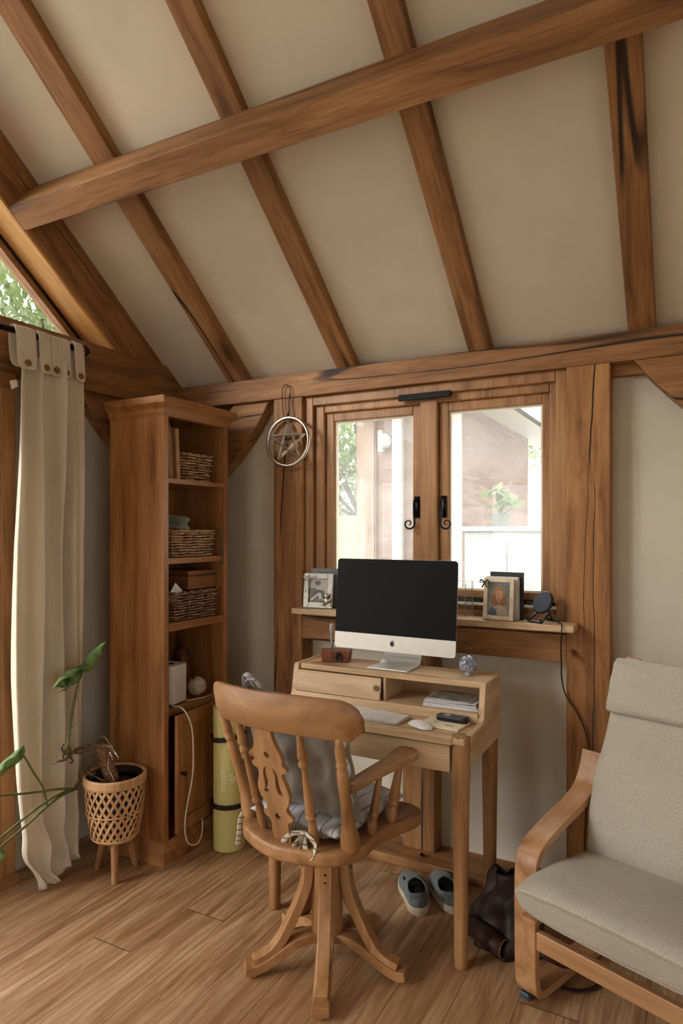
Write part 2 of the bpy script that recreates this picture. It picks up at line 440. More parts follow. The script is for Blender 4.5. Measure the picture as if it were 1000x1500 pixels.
# posts of the back wall
b = MB(); b.box(-1.834, -1.668, 2.73, 2.86, 0.042, 2.092)
timber(ti, b, 'beam_z', 'oak post left of the window, behind the bookcase and chair', bevel=0.008); ti += 1
b = MB(); b.box(-1.151, -1.000, 2.74, 2.86, 0.042, 0.93)
timber(ti, b, 'beam_z', 'short oak post below the window, behind the desk'); ti += 1
def post_mat():
    t = NT('cracked_oak_post'); P = t.n('TexCoord').outputs['Object']
    base = M['beam_z']
    A = t.scale(P, 11, 11, 1.1); warp = t.noise(t.scale(P, 3, 3, 1.3), 1.6, 2, 0.5, 0, 1)
    A = t.vmath('ADD', A, t.vmath('MULTIPLY', warp, (0.7,) * 3))
    g = t.noise(A, 1.6, 6, 0.6, 0.4)
    col = t.ramp(g, (0.3, srgb(112, 73, 40)), (0.47, srgb(162, 112, 64)), (0.68, srgb(188, 138, 86)))
    f = t.noise(t.scale(P, 190, 190, 6), 1.0, 3, 0.6)
    col = t.mix(t.math('MULTIPLY', t.maprange(f, 0.5, 0.72), 0.3), col, srgb(84, 48, 24))
    s = t.n('SeparateXYZ'); t.set(s.inputs[0], P)
    wob = t.noise(t.scale(P, 0.0, 0.0, 2.2), 1.0, 3, 0.5)
    wz = t.math('MULTIPLY', t.math('SUBTRACT', wob, 0.5), 0.05)
    for x0, slope, z0, z1, w in ((-0.365, 0.055, 1.63, 2.2, 0.0042), (-0.372, 0.02, 0.95, 1.74, 0.0016), (-0.350, -0.006, 0.2, 1.66, 0.0022)):
        line = t.math('ADD', t.math('ADD', x0, t.math('MULTIPLY', t.math('SUBTRACT', s.outputs[2], 1.7), slope)), wz)
        d = t.math('ABSOLUTE', t.math('SUBTRACT', s.outputs[0], line))
        m = t.math('MULTIPLY', t.maprange(d, w, w * 0.5), t.math('MULTIPLY', t.maprange(s.outputs[2], z0, z0 + 0.12), t.maprange(s.outputs[2], z1, z1 - 0.05)))
        col = t.mix(m, col, srgb(26, 14, 8))
    v = t.n('TexVoronoi', _feature='F1'); t.set(v.inputs['Vector'], t.scale(P, 5, 5, 1.3)); v.inputs['Scale'].default_value = 1.0
    t.bsdf(col, 0.6, t.math('ADD', t.math('MULTIPLY', f, 0.5), g), 0.2, 0.004, **{'Specular__IOR__Level': 0.4})
    return t.m
M['post'] = post_mat()
b = MB(); b.box(-0.449, -0.289, 2.73, 2.86, 0.042, 2.092)
post = timber(ti, b, 'post', 'oak post with long dark cracks right of the window'); ti += 1
# rail below the sill
b = MB(); b.box(-1.672, -0.449, 2.735, 2.84, 0.925, 1.035)
timber(ti, b, 'beam_x', 'oak rail under the window sill'); ti += 1
# corner post and knee braces
b = MB(); b.box(-2.47, -2.34, 2.70, 2.86, 0.0, 2.1); timber(ti, b, 'beam_z', 'oak corner post behind the bookcase'); ti += 1
def brace(pts, ext, label, mat):
    global ti
    b = MB(); b.prism(pts, ext); o = timber(ti, b, mat, label); ti += 1; return o
def arc(p0, p1, bulge, n=8):
    (a, c), (d, e) = p0, p1
    out = []
    nx, ny = -(e - c), (d - a); L = math.hypot(nx, ny)
    for i in range(n + 1):
        t = i / n; k = bulge * 4 * t * (1 - t)
        out.append((a + (d - a) * t + nx / L * k, c + (e - c) * t + ny / L * k))
    return out
low = arc((-1.875, 2.093), (-2.36, 1.60), 0.05)
brace([(x, 2.75, z) for x, z in low] + [(-2.36, 2.75, 1.80), (-2.09, 2.75, 2.093)], (0, 0.07, 0), 'curved oak brace between corner post and wall plate', 'beam_x')
low = arc((2.12, 2.093), (2.72, 1.62), -0.05)
brace([(-2.56, y, z) for y, z in low] + [(-2.56, 2.72, 1.85), (-2.56, 2.38, 2.093)], (0.07, 0, 0), 'curved oak brace under the gable tie beam', 'beam_y')
low = arc((-0.205, 2.093), (0.42, 1.62), -0.06)
brace([(x, 2.735, z) for x, z in low] + [(0.42, 2.735, 1.86), (0.16, 2.735, 2.093)], (0, 0.09, 0), 'curved oak brace right of the window', 'beam_x')
b = MB(); b.box(0.40, 0.56, 2.73, 2.86, 0.042, 2.092); timber(ti, b, 'beam_z', 'oak post at the end of the back wall'); ti += 1
# gable tie beam with moulding, door posts
b = MB(); b.prism([(-2.47, -2.5, 2.16), (-2.47, -2.5, 2.318), (-2.47, 2.86, 2.318), (-2.47, 2.86, 2.092), (-2.47, -2.5, 2.092)], (-0.17, 0, 0))
timber(ti, b, 'beam_y', 'heavy oak tie beam below the gable glazing'); ti += 1
b = MB(); b.box(-2.505, -2.485, -1.25, 1.80, 2.03, 2.10); b.box(-2.525, -2.50, -1.25, 1.80, 1.985, 2.03)
timber(ti, b, 'join_y', 'moulded oak head of the glazed doors'); ti += 1
for y0, y1, lb in ((1.735, 1.80, 'oak door post behind the curtain'), (-1.30, -1.22, 'oak door post at the far end of the doors'), (0.22, 0.30, 'oak post between the glazed doors')):
    b = MB(); b.box(-2.60, -2.49, y0, y1, 0, 2.09); timber(ti, b, 'join_z', lb); ti += 1
b = MB(); b.box(-2.56, -2.455, -1.3, 1.795, 0, 0.035); b.box(-2.60, -2.50, -1.3, 1.735, 0.035, 0.07)
timber(ti, b, 'join_y', 'oak door threshold'); ti += 1

# gable glazing: king post, raking bars, glass
def gable_window():
    w = thing('window_2', 'triangular gable window above the tie beam', None, (0, 0, 0), kind='structure')
    def tri(e, zb):                       # inner outline of the glazed triangle at depth e
        y1 = 0; out = []
        # slope line z = z(s,e); bottom z = zb
        s = (zb - Z0 + e * CA) / SA; y, z = roof(s, e)
        ys, zs = roof((Y0 - YR - e * SA) / CA, e)
        return [(y, zb), (YR, zs), (2 * YR - y, zb)]
    A = tri(0.165, 2.318); Bq = tri(0.182, 2.328); Cq = tri(0.210, 2.350)
    b = MB()
    for P, Q, x0, x1, nm, mt in ((tri(0.165, 2.30), Bq, -2.67, -2.625, 'window_seal', 'black_matte'), (Bq, Cq, -2.68, -2.63, 'window_frame', 'beech_y')):
        b = MB()
        for i in range(3):
            j = (i + 1) % 3
            b.prism([(x0, *P[i]), (x0, *P[j]), (x0, *Q[j]), (x0, *Q[i])], (x1 - x0, 0, 0))
        b.build(nm, mt, w)
    b = MB(); b.prism([(-2.66, *Cq[0]), (-2.66, *Cq[1]), (-2.66, *Cq[2])], (0.006, 0, 0)); b.build('pane', 'glass', w)
    b = MB(); b.box(-2.62, -2.49, YR - 0.08, YR + 0.08, 2.318, 4.1); b.build('king_post', 'beam_z', w)
gable_window()
# glazed doors in the gable
for i, (y0, y1) in enumerate(((-1.22, 0.22), (0.30, 1.735))):
    d = thing('door_%d' % (i + 1), 'oak framed glazed garden door', None, (0, 0, 0), kind='structure')
    ym = (y0 + y1) / 2
    for k, (a, c) in enumerate(((y0, ym), (ym, y1))):
        b = MB(); fw = 0.085
        b.box(-2.57, -2.515, a + 0.002, a + fw, 0.075, 1.985); b.box(-2.57, -2.515, c - fw, c - 0.002, 0.075, 1.985)
        b.box(-2.57, -2.515, a + fw, c - fw, 0.075, 0.26); b.box(-2.57, -2.515, a + fw, c - fw, 1.90, 1.985)
        b.build('door_leaf', 'join_z', d, bevel=0.003)
        b = MB(); b.box(-2.545, -2.54, a + fw, c - fw, 0.26, 1.90); b.build('pane', 'glass', d)
    b = MB(); b.tube([(-2.515, ym + 0.04, 1.0), (-2.47, ym + 0.04, 1.0), (-2.47, ym + 0.15, 1.0)], 0.009); b.box(-2.516, -2.508, ym + 0.02, ym + 0.06, 0.93, 1.07); b.build('door_handle', 'black_metal', d, smooth=True)

d = thing('door_3', 'glazed oak garden doors in the long front wall', None, (0, 0, 0), kind='structure')
for k in range(2):
    a = -2.3 + 0.8 * k; c = a + 0.8
    b = MB(); b.box(a, a + 0.08, -2.50, -2.44, 0.0, 2.08); b.box(c - 0.08, c, -2.50, -2.44, 0.0, 2.08); b.box(a + 0.08, c - 0.08, -2.50, -2.44, 0, 0.16); b.box(a + 0.08, c - 0.08, -2.50, -2.44, 2.0, 2.08)
    b.build('door_leaf', 'join_z', d)
    b = MB(); b.box(a + 0.08, c - 0.08, -2.475, -2.47, 0.16, 2.0); b.build('pane', 'glass', d)

d = thing('door_4', 'glazed oak doors in the far gable wall', None, (0, 0, 0), kind='structure')
for k in range(2):
    a = -1.9 + 1.1 * k; c = a + 1.1
    b = MB(); b.box(XR + 0.03, XR + 0.09, a, a + 0.08, 0.0, 2.08); b.box(XR + 0.03, XR + 0.09, c - 0.08, c, 0.0, 2.08); b.box(XR + 0.03, XR + 0.09, a + 0.08, c - 0.08, 0, 0.16); b.box(XR + 0.03, XR + 0.09, a + 0.08, c - 0.08, 2.0, 2.08)
    b.build('door_leaf', 'join_z', d)
    b = MB(); b.box(XR + 0.055, XR + 0.06, a + 0.08, c - 0.08, 0.16, 2.0); b.build('pane', 'glass', d)

# the casement window
w = thing('window_1', 'oak casement window with two panes and iron stays', None, (0, 0, 0), kind='structure')
def frame(b, x0, x1, z0, z1, t, y0, y1, tb=None):
    tb = t if tb is None else tb
    b.box(x0, x0 + t, y0, y1, z0, z1); b.box(x1 - t, x1, y0, y1, z0, z1)
    b.box(x0 + t, x1 - t, y0, y1, z1 - t, z1); b.box(x0 + t, x1 - t, y0, y1, z0, z0 + tb)
b = MB(); frame(b, -1.668, -0.449, 1.035, 2.092, 0.045, 2.755, 2.84, 0.075)
b.build('window_frame', 'join_z', w, bevel=0.004)
b = MB(); frame(b, -1.623, -0.470, 1.09, 2.062, 0.052, 2.775, 2.86, 0.042)
b.box(-1.080, -0.998, 2.768, 2.85, 1.11, 2.03)
b.build('inner_frame', 'join_z', w, bevel=0.007)
b = MB(); frame(b, -1.571, -1.080, 1.158, 2.012, 0.042, 2.792, 2.85, 0.034); b.build('casement', 'join_z', w, bevel=0.004)
c2 = MB(); frame(c2, -0.998, -0.512, 1.158, 2.012, 0.042, 2.792, 2.85, 0.034); c2.build('casement', 'join_z', w, bevel=0.004)
for x0, x1 in ((-1.530, -1.121), (-0.957, -0.553)):
    b = MB(); frame(b, x0, x1, 1.188, 1.972, 0.009, 2.806, 2.83); b.build('glazing_bead', 'white_bead', w)
    b = MB(); b.box(x0 + 0.005, x1 - 0.005, 2.822, 2.828, 1.195, 1.965); b.build('pane', 'glass_dust_glare', w)
b = MB()
b.box(-1.58, -0.50, 2.775, 2.86, 1.142, 1.157); b.build('drip_strip', 'black_plastic', w)
b = MB(); b.box(-1.60, -0.49, 2.745, 2.80, 1.132, 1.141); b.build('weather_strip', 'white_bead', w)
b = MB(); b.box(-1.172, -0.930, 2.740, 2.757, 2.026, 2.053)
b.build('trickle_vent', 'black_matte', w, bevel=0.002)
def stay(x, flip, y):
    h = MB(); h.box(x - 0.012, x + 0.012, y - 0.008, y, 1.505, 1.60)
    h.tube([(x, y - 0.005, 1.58), (x, y - 0.035, 1.58), (x, y - 0.04, 1.55)], 0.006)
    pts = []
    for i in range(26):
        a = PI * 0.5 * 0 + i * 0.32; r = 0.027 * (1 - i / 30)
        pts.append((x + flip * (0.024 - r * math.cos(a)) - flip * 0.0, y - 0.04, 1.478 - r * math.sin(a)))
    h.tube([(x, y - 0.04, 1.57), (x, y - 0.04, 1.52)] + pts, [0.006, 0.0055] + [0.005 - 0.0001 * i for i in range(26)])
    h.build('window_handle', 'black_metal', w, smooth=True)
stay(-1.101, -1, 2.792); stay(-0.975, 1, 2.792)
# window sill board
b = MB(); b.box(-1.660, -0.404, 2.620, 2.775, 1.060, 1.087)
b.build('window_sill', 'desk_x', w, bevel=0.004)
# dowel peg standing out of the post
b = MB(); b.turned((-0.425, 2.735, 0.972), (-0.425, 2.672, 0.968), [(0, 0.011), (0.9, 0.0105), (1, 0.008)], 10)
o = b.build('wooden_peg', 'beam_y', smooth=False); tag(o, 'round oak peg sticking out of the cracked post', 'peg')

# ------------------------------------------------------------------ camera
cam = D.cameras.new('camera'); co = D.objects.new('camera', cam); COL.objects.link(co)
co.location = (0, 0, 1.45); co.rotation_euler = (PI / 2, 0, math.radians(28.03))
cam.sensor_fit = 'AUTO'; cam.sensor_width = 36; cam.lens = 973 / 1500 * 36; cam.shift_y = 26.3 / 1500
cam.clip_start = 0.02
SC.camera = co
# ------------------------------------------------------------------ bookcase
bc = thing('bookcase', 'tall narrow oak bookcase with open shelves and a low cupboard, standing in the corner', 'bookcase', (-2.18, 2.388, 0))
def BC(b, name, mat, bevel=0.003, parent=None, **k):
    bmesh.ops.translate(b.bm, vec=(2.18, -2.388, 0), verts=b.bm.verts)
    return b.build(name, mat, parent or bc, bevel=bevel, **k)
X0, X1 = -2.345, -2.02
for y0, y1 in ((2.167, 2.197), (2.583, 2.612)):
    b = MB(); b.box(X0, -2.1180, y0, y1, 0.085, 1.97); b.box(-2.1168, X1, y0, y1, 0.085, 1.97); b.box(-2.13, -2.10, y0 + 0.004, y1 - 0.004, 0.09, 1.96)
    BC(b, 'side_panel', 'shelf_z')
b = MB(); b.box(X0, X0 + 0.012, 2.197, 2.583, 0.09, 1.97); BC(b, 'back_panel', 'shelf_z', 0)
b = MB()
b.box(X0, X1 + 0.004, 2.163, 2.616, 1.955, 1.985)
b.prism([(X1 + 0.004, 2.163, 1.975), (X1 + 0.03, 2.137, 1.998), (X0, 2.137, 1.998), (X0, 2.163, 1.975)], (0, 0, 0.0001))
b.bm.clear()
prof = [(0.0, 1.945), (0.006, 1.958), (0.008, 1.975), (0.022, 1.99), (0.030, 1.996), (0.030, 2.026), (-0.03, 2.026), (-0.03, 1.945)]
secs = []
for (cx, cy, dx, dy) in ((X0, 2.165, 0, -1), (X1, 2.165, 1, -1), (X1, 2.614, 1, 1), (X0, 2.614, 0, 1)):
    secs.append([(cx + dx * o, cy + dy * o, z) for o, z in prof])
b.strip(secs)
b.box(X0, X1, 2.165, 2.614, 2.0, 2.0255)
BC(b, 'cornice', 'shelf_y', 0.002)
b = MB()
prof = [(0.0, 0.0), (0.014, 0.0), (0.014, 0.062), (0.009, 0.070), (0.009, 0.080), (0.004, 0.092), (0.0, 0.10), (-0.02, 0.10), (-0.02, 0.0)]
secs = [[(cx + dx * o, cy + dy * o, z) for o, z in prof] for (cx, cy, dx, dy) in ((X0, 2.167, 0, -1), (X1, 2.167, 1, -1), (X1, 2.612, 1, 1), (X0, 2.612, 0, 1))]
b.strip(secs); b.box(X0, X1, 2.18, 2.6, 0.07, 0.095)
BC(b, 'plinth', 'shelf_x', 0.0015)
for z, th, x1 in ((1.677, 0.022, -2.024), (1.326, 0.026, -2.024), (1.040, 0.034, -2.018), (0.660, 0.024, -2.022)):
    b = MB(); b.box(X0 + 0.012, x1, 2.197, 2.583, z - th, z); BC(b, 'shelf', 'shelf_y', 0.002)
# cupboard door, standing slightly ajar (hinged on the far side)
dm = T(-2.021, 2.583, 0) @ rotz(math.radians(3))
b = MB(); H0, H1, L = 0.125, 0.640, 0.372
b.box(0, 0.02, -L, -L + 0.05, H0, H1, dm); b.box(0, 0.02, -0.05, 0, H0, H1, dm)
b.box(0, 0.02, -L + 0.05, -0.05, H1 - 0.055, H1, dm); b.box(0, 0.02, -L + 0.05, -0.05, H0, H0 + 0.06, dm)
b.box(0.004, 0.012, -L + 0.05, -0.05, H0 + 0.06, H1 - 0.055, dm)
door = BC(b, 'door', 'shelf_z', 0.0025)
b = MB(); b.turned(dm @ Vector((0.02, -L + 0.025, 0.385)), dm @ Vector((0.045, -L + 0.025, 0.385)), [(0, 0.007), (0.3, 0.005), (0.55, 0.009), (0.85, 0.011), (1, 0.006)], 12)
BC(b, 'knob', 'black_metal', 0, door, smooth=True, label='small dark iron knob')

# ------------------------------------------------------------------ wicker baskets
def wicker_mat(nm, c1, c2):
    t = NT(nm); P = t.obj()
    n = t.noise(t.scale(P, 60, 60, 220), 1, 2); n2 = t.noise(P, 25, 2)
    c = t.mix(t.maprange(n, 0.35, 0.65), srgb(*c1), srgb(*c2)); c = t.mix(t.math('MULTIPLY', t.maprange(n2, 0.45, 0.65), 0.6), c, srgb(*[x * 0.5 for x in c2]))
    t.bsdf(c, 0.65, n, 0.2, 0.001); return t.m
M['wicker'] = wicker_mat('wicker', (206, 170, 130), (150, 108, 74))
M['wicker_dark'] = wicker_mat('dark_wicker', (176, 136, 108), (112, 74, 54))
M['basket_inner'] = plain('basket_shadow_lining', (52, 34, 22), 0.9)
def rrect(hx, hy, r, n):
    """n points round a rounded rectangle, evenly along its length"""
    segs = [((hx - r, -hy), (hx - r, -hy), None)]
    pts = []
    for cx, cy, a0 in ((hx - r, hy - r, 0), (-hx + r, hy - r, 90), (-hx + r, -hy + r, 180), (hx - r, -hy + r, 270)):
        for k in range(9):
            a = math.radians(a0 + k * 90 / 8); pts.append((cx + r * math.cos(a), cy + r * math.sin(a), math.cos(a), math.sin(a)))
    out = []; Lc = [0]
    N = len(pts)
    for i in range(N):
        p, q = pts[i], pts[(i + 1) % N]; Lc.append(Lc[-1] + math.hypot(q[0] - p[0], q[1] - p[1]))
    for k in range(n):
        t = Lc[-1] * k / n; i = max(j for j in range(N) if Lc[j] <= t + 1e-9)
        f = (t - Lc[i]) / max(1e-9, Lc[i + 1] - Lc[i]); p, q = pts[i], pts[(i + 1) % N]
        out.append(tuple(p[j] + (q[j] - p[j]) * f for j in range(4)))
    return out
def basket(loc, hx, hy, h, mat, label, seed, flare=0.012):
    rnd = random.Random(seed)
    t = thing('wicker_basket', label, 'basket', loc, 0, 'wicker baskets on the shelves')
    NS = 12; PP = NS * 6
    b = MB(); rows = int(h / 0.0125)
    for j in range(rows):
        z = 0.006 + j * 0.0125; k = z / h; e = flare * k
        base = rrect(hx + e, hy + e, 0.03, PP); pts = []
        for i, (x, y, nx, ny) in enumerate(base):
            w = math.cos(i / 6 * PI + j * PI) * 0.0058
            zz = z + math.sin(i * 0.7 + seed + j) * 0.0012 + rnd.uniform(-0.0006, 0.0006)
            pts.append((x + nx * w, y + ny * w, zz))
        b.tube(pts, 0.0046, 6, closed=True)
    weave = b.build('weave', mat, t, smooth=True)
    b = MB()
    for i, (x, y, nx, ny) in enumerate(rrect(hx, hy, 0.03, NS)):
        b.tube([(x, y, 0.0), (x + nx * flare, y + ny * flare, h)], 0.0035, 5)
    for s in (0, 1):
        base = rrect(hx + flare, hy + flare, 0.03, PP)
        b.tube([(x + nx * 0.005 * math.cos(i * 0.8 + s * PI), y + ny * 0.005 * math.cos(i * 0.8 + s * PI), h + 0.004 * math.sin(i * 0.8 + s * PI) + rnd.uniform(-0.001, 0.001)) for i, (x, y, nx, ny) in enumerate(base)], 0.0042, 5, closed=True)
    for i in range(26):        # loose cane ends
        x, y, nx, ny = rrect(hx + flare, hy + flare, 0.03, 26)[i]
        a = rnd.uniform(-1, 1)
        b.tube([(x, y, h - 0.008), (x + nx * 0.006 + ny * a * 0.02, y + ny * 0.006 - nx * a * 0.02, h + rnd.uniform(0.0, 0.008))], 0.002, 4)
    b.build('rim', mat, t, smooth=True)
    b = MB(); P = rrect(hx - 0.006, hy - 0.006, 0.028, 32)
    b.prism([(x, y, 0.002) for x, y, _, _ in P], (0, 0, 0.006)); b.build('base', 'basket_inner', t)
    return t
basket((-2.19, 2.446, 1.678), 0.115, 0.102, 0.122, 'wicker', 'wicker basket on the top shelf, beside the upright books', 1)
basket((-2.175, 2.405, 1.327), 0.12, 0.135, 0.118, 'wicker', 'wicker basket on the second shelf, with a bundled bag on top', 2)
basket((-2.165, 2.405, 1.041), 0.12, 0.145, 0.125, 'wicker_dark', 'dark wicker basket on the third shelf, with a wooden box on top', 3)

# books, bag, ribbon, box, card in the shelves
M['book_a'] = plain('pale_book_cover', (176, 136, 92), 0.7); M['book_b'] = plain('tan_book_cover', (150, 108, 68), 0.7)
M['pages'] = plain('book_pages', (214, 196, 164), 0.9)
def book(loc, w, d, h, mat, label, lean=0, rz=0, name='book', cat='book', group=None, open_front=False):
    t = thing(name, label, cat, loc, rz, group)
    m = Matrix.Rotation(lean, 4, 'X')
    b = MB(); b.box(-d / 2, d / 2, -w / 2, -w / 2 + 0.003, 0, h, m); b.box(-d / 2, d / 2, w / 2 - 0.003, w / 2, 0, h, m)
    b.box(d / 2 - 0.003, d / 2, -w / 2, w / 2, 0, h, m)
    b.build('cover', mat, t, bevel=0.001)
    b = MB(); b.box(-d / 2 + 0.004, d / 2 - 0.003, -w / 2 + 0.003, w / 2 - 0.003, 0.004, h - 0.004, m); b.build('pages', 'pages', t)
    return t
book((-2.14, 2.252, 1.6788), 0.030, 0.17, 0.232, 'book_b', 'tan book leaning against the side on the top shelf, left of two', math.radians(4), group='books on the top shelf')
book((-2.12, 2.288, 1.6785), 0.026, 0.15, 0.226, 'book_a', 'paler narrow book on the top shelf, next to the wicker basket', math.radians(3), group='books on the top shelf')
M['bag_cloth'] = fabric('crumpled_green_grey_cloth', (132, 140, 122), (96, 104, 88), weave=300, blot=0.5)
def lump(name, c, sc, mat, label, cat, seed, amp=0.25):
    b = MB(); b.sphere((0, 0, 0), 1.0, 32)
    rnd = random.Random(seed); ph = [rnd.uniform(0, 6) for _ in range(6)]
    for v in b.bm.verts:
        p = v.co.copy(); k = 1 + amp * (math.sin(p.x * 5 + ph[0]) * math.sin(p.y * 4 + ph[1]) * 0.6 + 0.4 * math.sin(p.z * 7 + p.x * 3 + ph[2]) + 0.2 * math.sin(p.y * 13 + p.z * 9 + ph[3]))
        v.co = Vector((p.x * k * sc[0], p.y * k * sc[1], p.z * k * sc[2]))
    o = b.build(name, mat, smooth=True); o.location = c
    tag(o, label, cat); return o
lump('cloth_bag', (-2.15, 2.345, 1.475), (0.08, 0.085, 0.045), 'bag_cloth', 'crumpled grey-green cloth bag lying on the second-shelf basket', 'bag', 3)
M['green_ribbon'] = plain('green_ribbon', (62, 96, 78), 0.7)
b = MB(); b.tube([(-2.06, 2.545, 1.452), (-2.032, 2.556, 1.455), (-2.016, 2.560, 1.43), (-2.012, 2.560, 1.36), (-2.010, 2.561, 1.28)], 0.005, 6, flat=(0.3, 1))
tag(b.build('ribbon', 'green_ribbon'), 'dark green ribbon hanging from the second-shelf basket', 'ribbon')
M['box_wood'] = wood('red_brown_box', 'y', (166, 114, 72), (136, 88, 52), (92, 56, 32), rough=0.4, knots=0, fine=0.2)
t = thing('wooden_box', 'red-brown wooden box resting on the third-shelf basket', 'box', (-2.15, 2.475, 1.173), 0)
b = MB(); b.box(-0.10, 0.085, -0.10, 0.10, 0, 0.062); b.build('body', 'box_wood', t, bevel=0.004)
b = MB(); b.box(-0.102, 0.087, -0.102, 0.102, 0.064, 0.086); b.build('lid', 'box_wood', t, bevel=0.004)
b = MB(); b.box(-0.001, 0.001, -0.04, 0.02, 0, 0.085); b.prism([(-0.0015, -0.04, 0.065), (-0.0015, 0.0, 0.065), (-0.0015, 0.0, 0.071), (-0.0015, -0.04, 0.071)], (0.0035, 0, 0))
o = b.build('label_card', 'paper'); o.location = (-2.075, 2.275, 1.12); o.rotation_euler = (math.radians(-40), 0, 0); tag(o, 'white cardboard tag sticking out of the third-shelf basket', 'tag')

# router, ball, wooden figure and cables on the cupboard
t = thing('router', 'white upright box-shaped router on top of the cupboard', 'router', (-2.125, 2.318, 0.6605), math.radians(8))
b = MB(); P = rrect(0.056, 0.064, 0.022, 36); b.prism([(x, y, 0.004) for x, y, _, _ in P], (0, 0, 0.172)); b.build('body', 'white_plastic', t, bevel=0.004, smooth=False)
b = MB(); b.lathe([(0.012, 0.176), (0.020, 0.1775), (0.022, 0.1765)], seg=20); b.build('vent', 'black_matte', t)
M['ball'] = plain('white_glazed_ball', (206, 200, 188), 0.22, var=0.08, scale=40)
t = thing('ornament_ball', 'white glazed ball on top of the cupboard beside the router', 'ornament', (-2.095, 2.470, 0.6605))
b = MB(); b.sphere((0, 0, 0.046), 0.046, 32); b.build('ball', 'ball', t, smooth=True)
b = MB(); b.lathe([(0.006, 0.088), (0.007, 0.0935), (0.004, 0.094)], seg=12, m=Matrix.Rotation(0.25, 4, 'X')); b.build('stopper', 'black_plastic', t, smooth=True)
t = thing('wooden_figure', 'small brown wooden figure at the back of the cupboard top, behind the router', 'figurine', (-2.24, 2.536, 0.6605))
b = MB(); b.lathe([(0.032, 0), (0.040, 0.03), (0.041, 0.08), (0.034, 0.125), (0.026, 0.14), (0.031, 0.155), (0.033, 0.175), (0.028, 0.195), (0.012, 0.206), (0.0, 0.208)], seg=24); b.build('body', 'box_wood', t, smooth=True)
b = MB()
for s in (-1, 1): b.sphere((0.030, s * 0.011, 0.178), 0.0055, 10)
b.build('eyes', 'black_plastic', t, smooth=True)
M['cable_white'] = plain('white_cable', (214, 206, 190), 0.45, var=0.02)
b = MB(); b.tube(catmull([(-2.075, 2.29, 0.6650), (-2.05, 2.25, 0.668), (-1.980, 2.24, 0.668), (-1.945, 2.255, 0.60), (-1.945, 2.27, 0.48), (-1.945, 2.262, 0.36), (-1.945, 2.225, 0.24), (-1.945, 2.215, 0.15), (-1.945, 2.24, 0.085), (-1.94, 2.29, 0.065), (-1.95, 2.33, 0.085), (-1.965, 2.355, 0.11), (-1.975, 2.365, 0.14)], 8), 0.0032, 8)
tag(b.build('power_cable', 'cable_white', smooth=True), 'long white cable looping from the router down in front of the cupboard door', 'cable')
b = MB(); b.tube(catmull([(-2.07, 2.36, 0.664), (-2.05, 2.40, 0.664), (-2.035, 2.47, 0.664), (-2.05, 2.54, 0.664), (-2.09, 2.565, 0.664)], 8), 0.003, 8)
tag(b.build('short_cable', 'cable_white', smooth=True), 'short white lead lying on the cupboard top around the glazed ball', 'cable')

# ------------------------------------------------------------------ yoga mat
M['mat_green'] = plain('yoga_mat_foam', (222, 214, 140), 0.75, var=0.02, scale=8, bstr=0.15, bscale=400)
M['strap'] = plain('black_elastic', (20, 20, 22), 0.7)
ym = thing('yoga_mat', 'rolled yellow-green yoga mat standing upright beside the bookcase', 'yoga mat', (-1.890, 2.448, 0), math.radians(-55))
R_ = 0.078
b = MB(); turns = 5.0; th = 0.0135; n = 150
def spiral(a): return R_ - th * 1.02 * (turns * 2 * PI - a) / (2 * PI)
inner = []; outer = []
for i in range(n + 1):
    a = turns * 2 * PI * i / n + 2 * PI * 0.0
    r = spiral(a)
    ao = a + 2.4; outer.append((r * math.cos(ao), r * math.sin(ao))); inner.append(((r - th * 0.93) * math.cos(ao), (r - th * 0.93) * math.sin(ao)))
Hm = 0.645
for i in range(n):
    for z0, z1 in ((0.003, Hm),):
        pass
vo = [[b.bm.verts.new((x, y, z)) for (x, y) in outer] for z in (0.003, Hm)]
vi = [[b.bm.verts.new((x, y, z)) for (x, y) in inner] for z in (0.003, Hm)]
for i in range(n):
    b.bm.faces.new((vo[0][i], vo[0][i + 1], vo[1][i + 1], vo[1][i])); b.bm.faces.new((vi[0][i + 1], vi[0][i], vi[1][i], vi[1][i + 1]))
    b.bm.faces.new((vo[1][i], vo[1][i + 1], vi[1][i + 1], vi[1][i])); b.bm.faces.new((vo[0][i + 1], vo[0][i], vi[0][i], vi[0][i + 1]))
for i in (0, n): b.bm.faces.new((vo[0][i], vo[1][i], vi[1][i], vi[0][i]))
b.build('roll', 'mat_green', ym, smooth=False, auto=True)
for zc, tilt in ((0.512, 0.16), (0.205, 0.0)):
    b = MB()
    m = T(0, 0, zc) @ Matrix.Rotation(tilt, 4, 'X')
    b.lathe([(R_ + 0.0012, -0.011), (R_ + 0.0032, -0.0105), (R_ + 0.0032, 0.0105), (R_ + 0.0012, 0.011), (R_ + 0.0012, -0.011)], m, 48)
    b.build('strap', 'strap', ym, smooth=False)
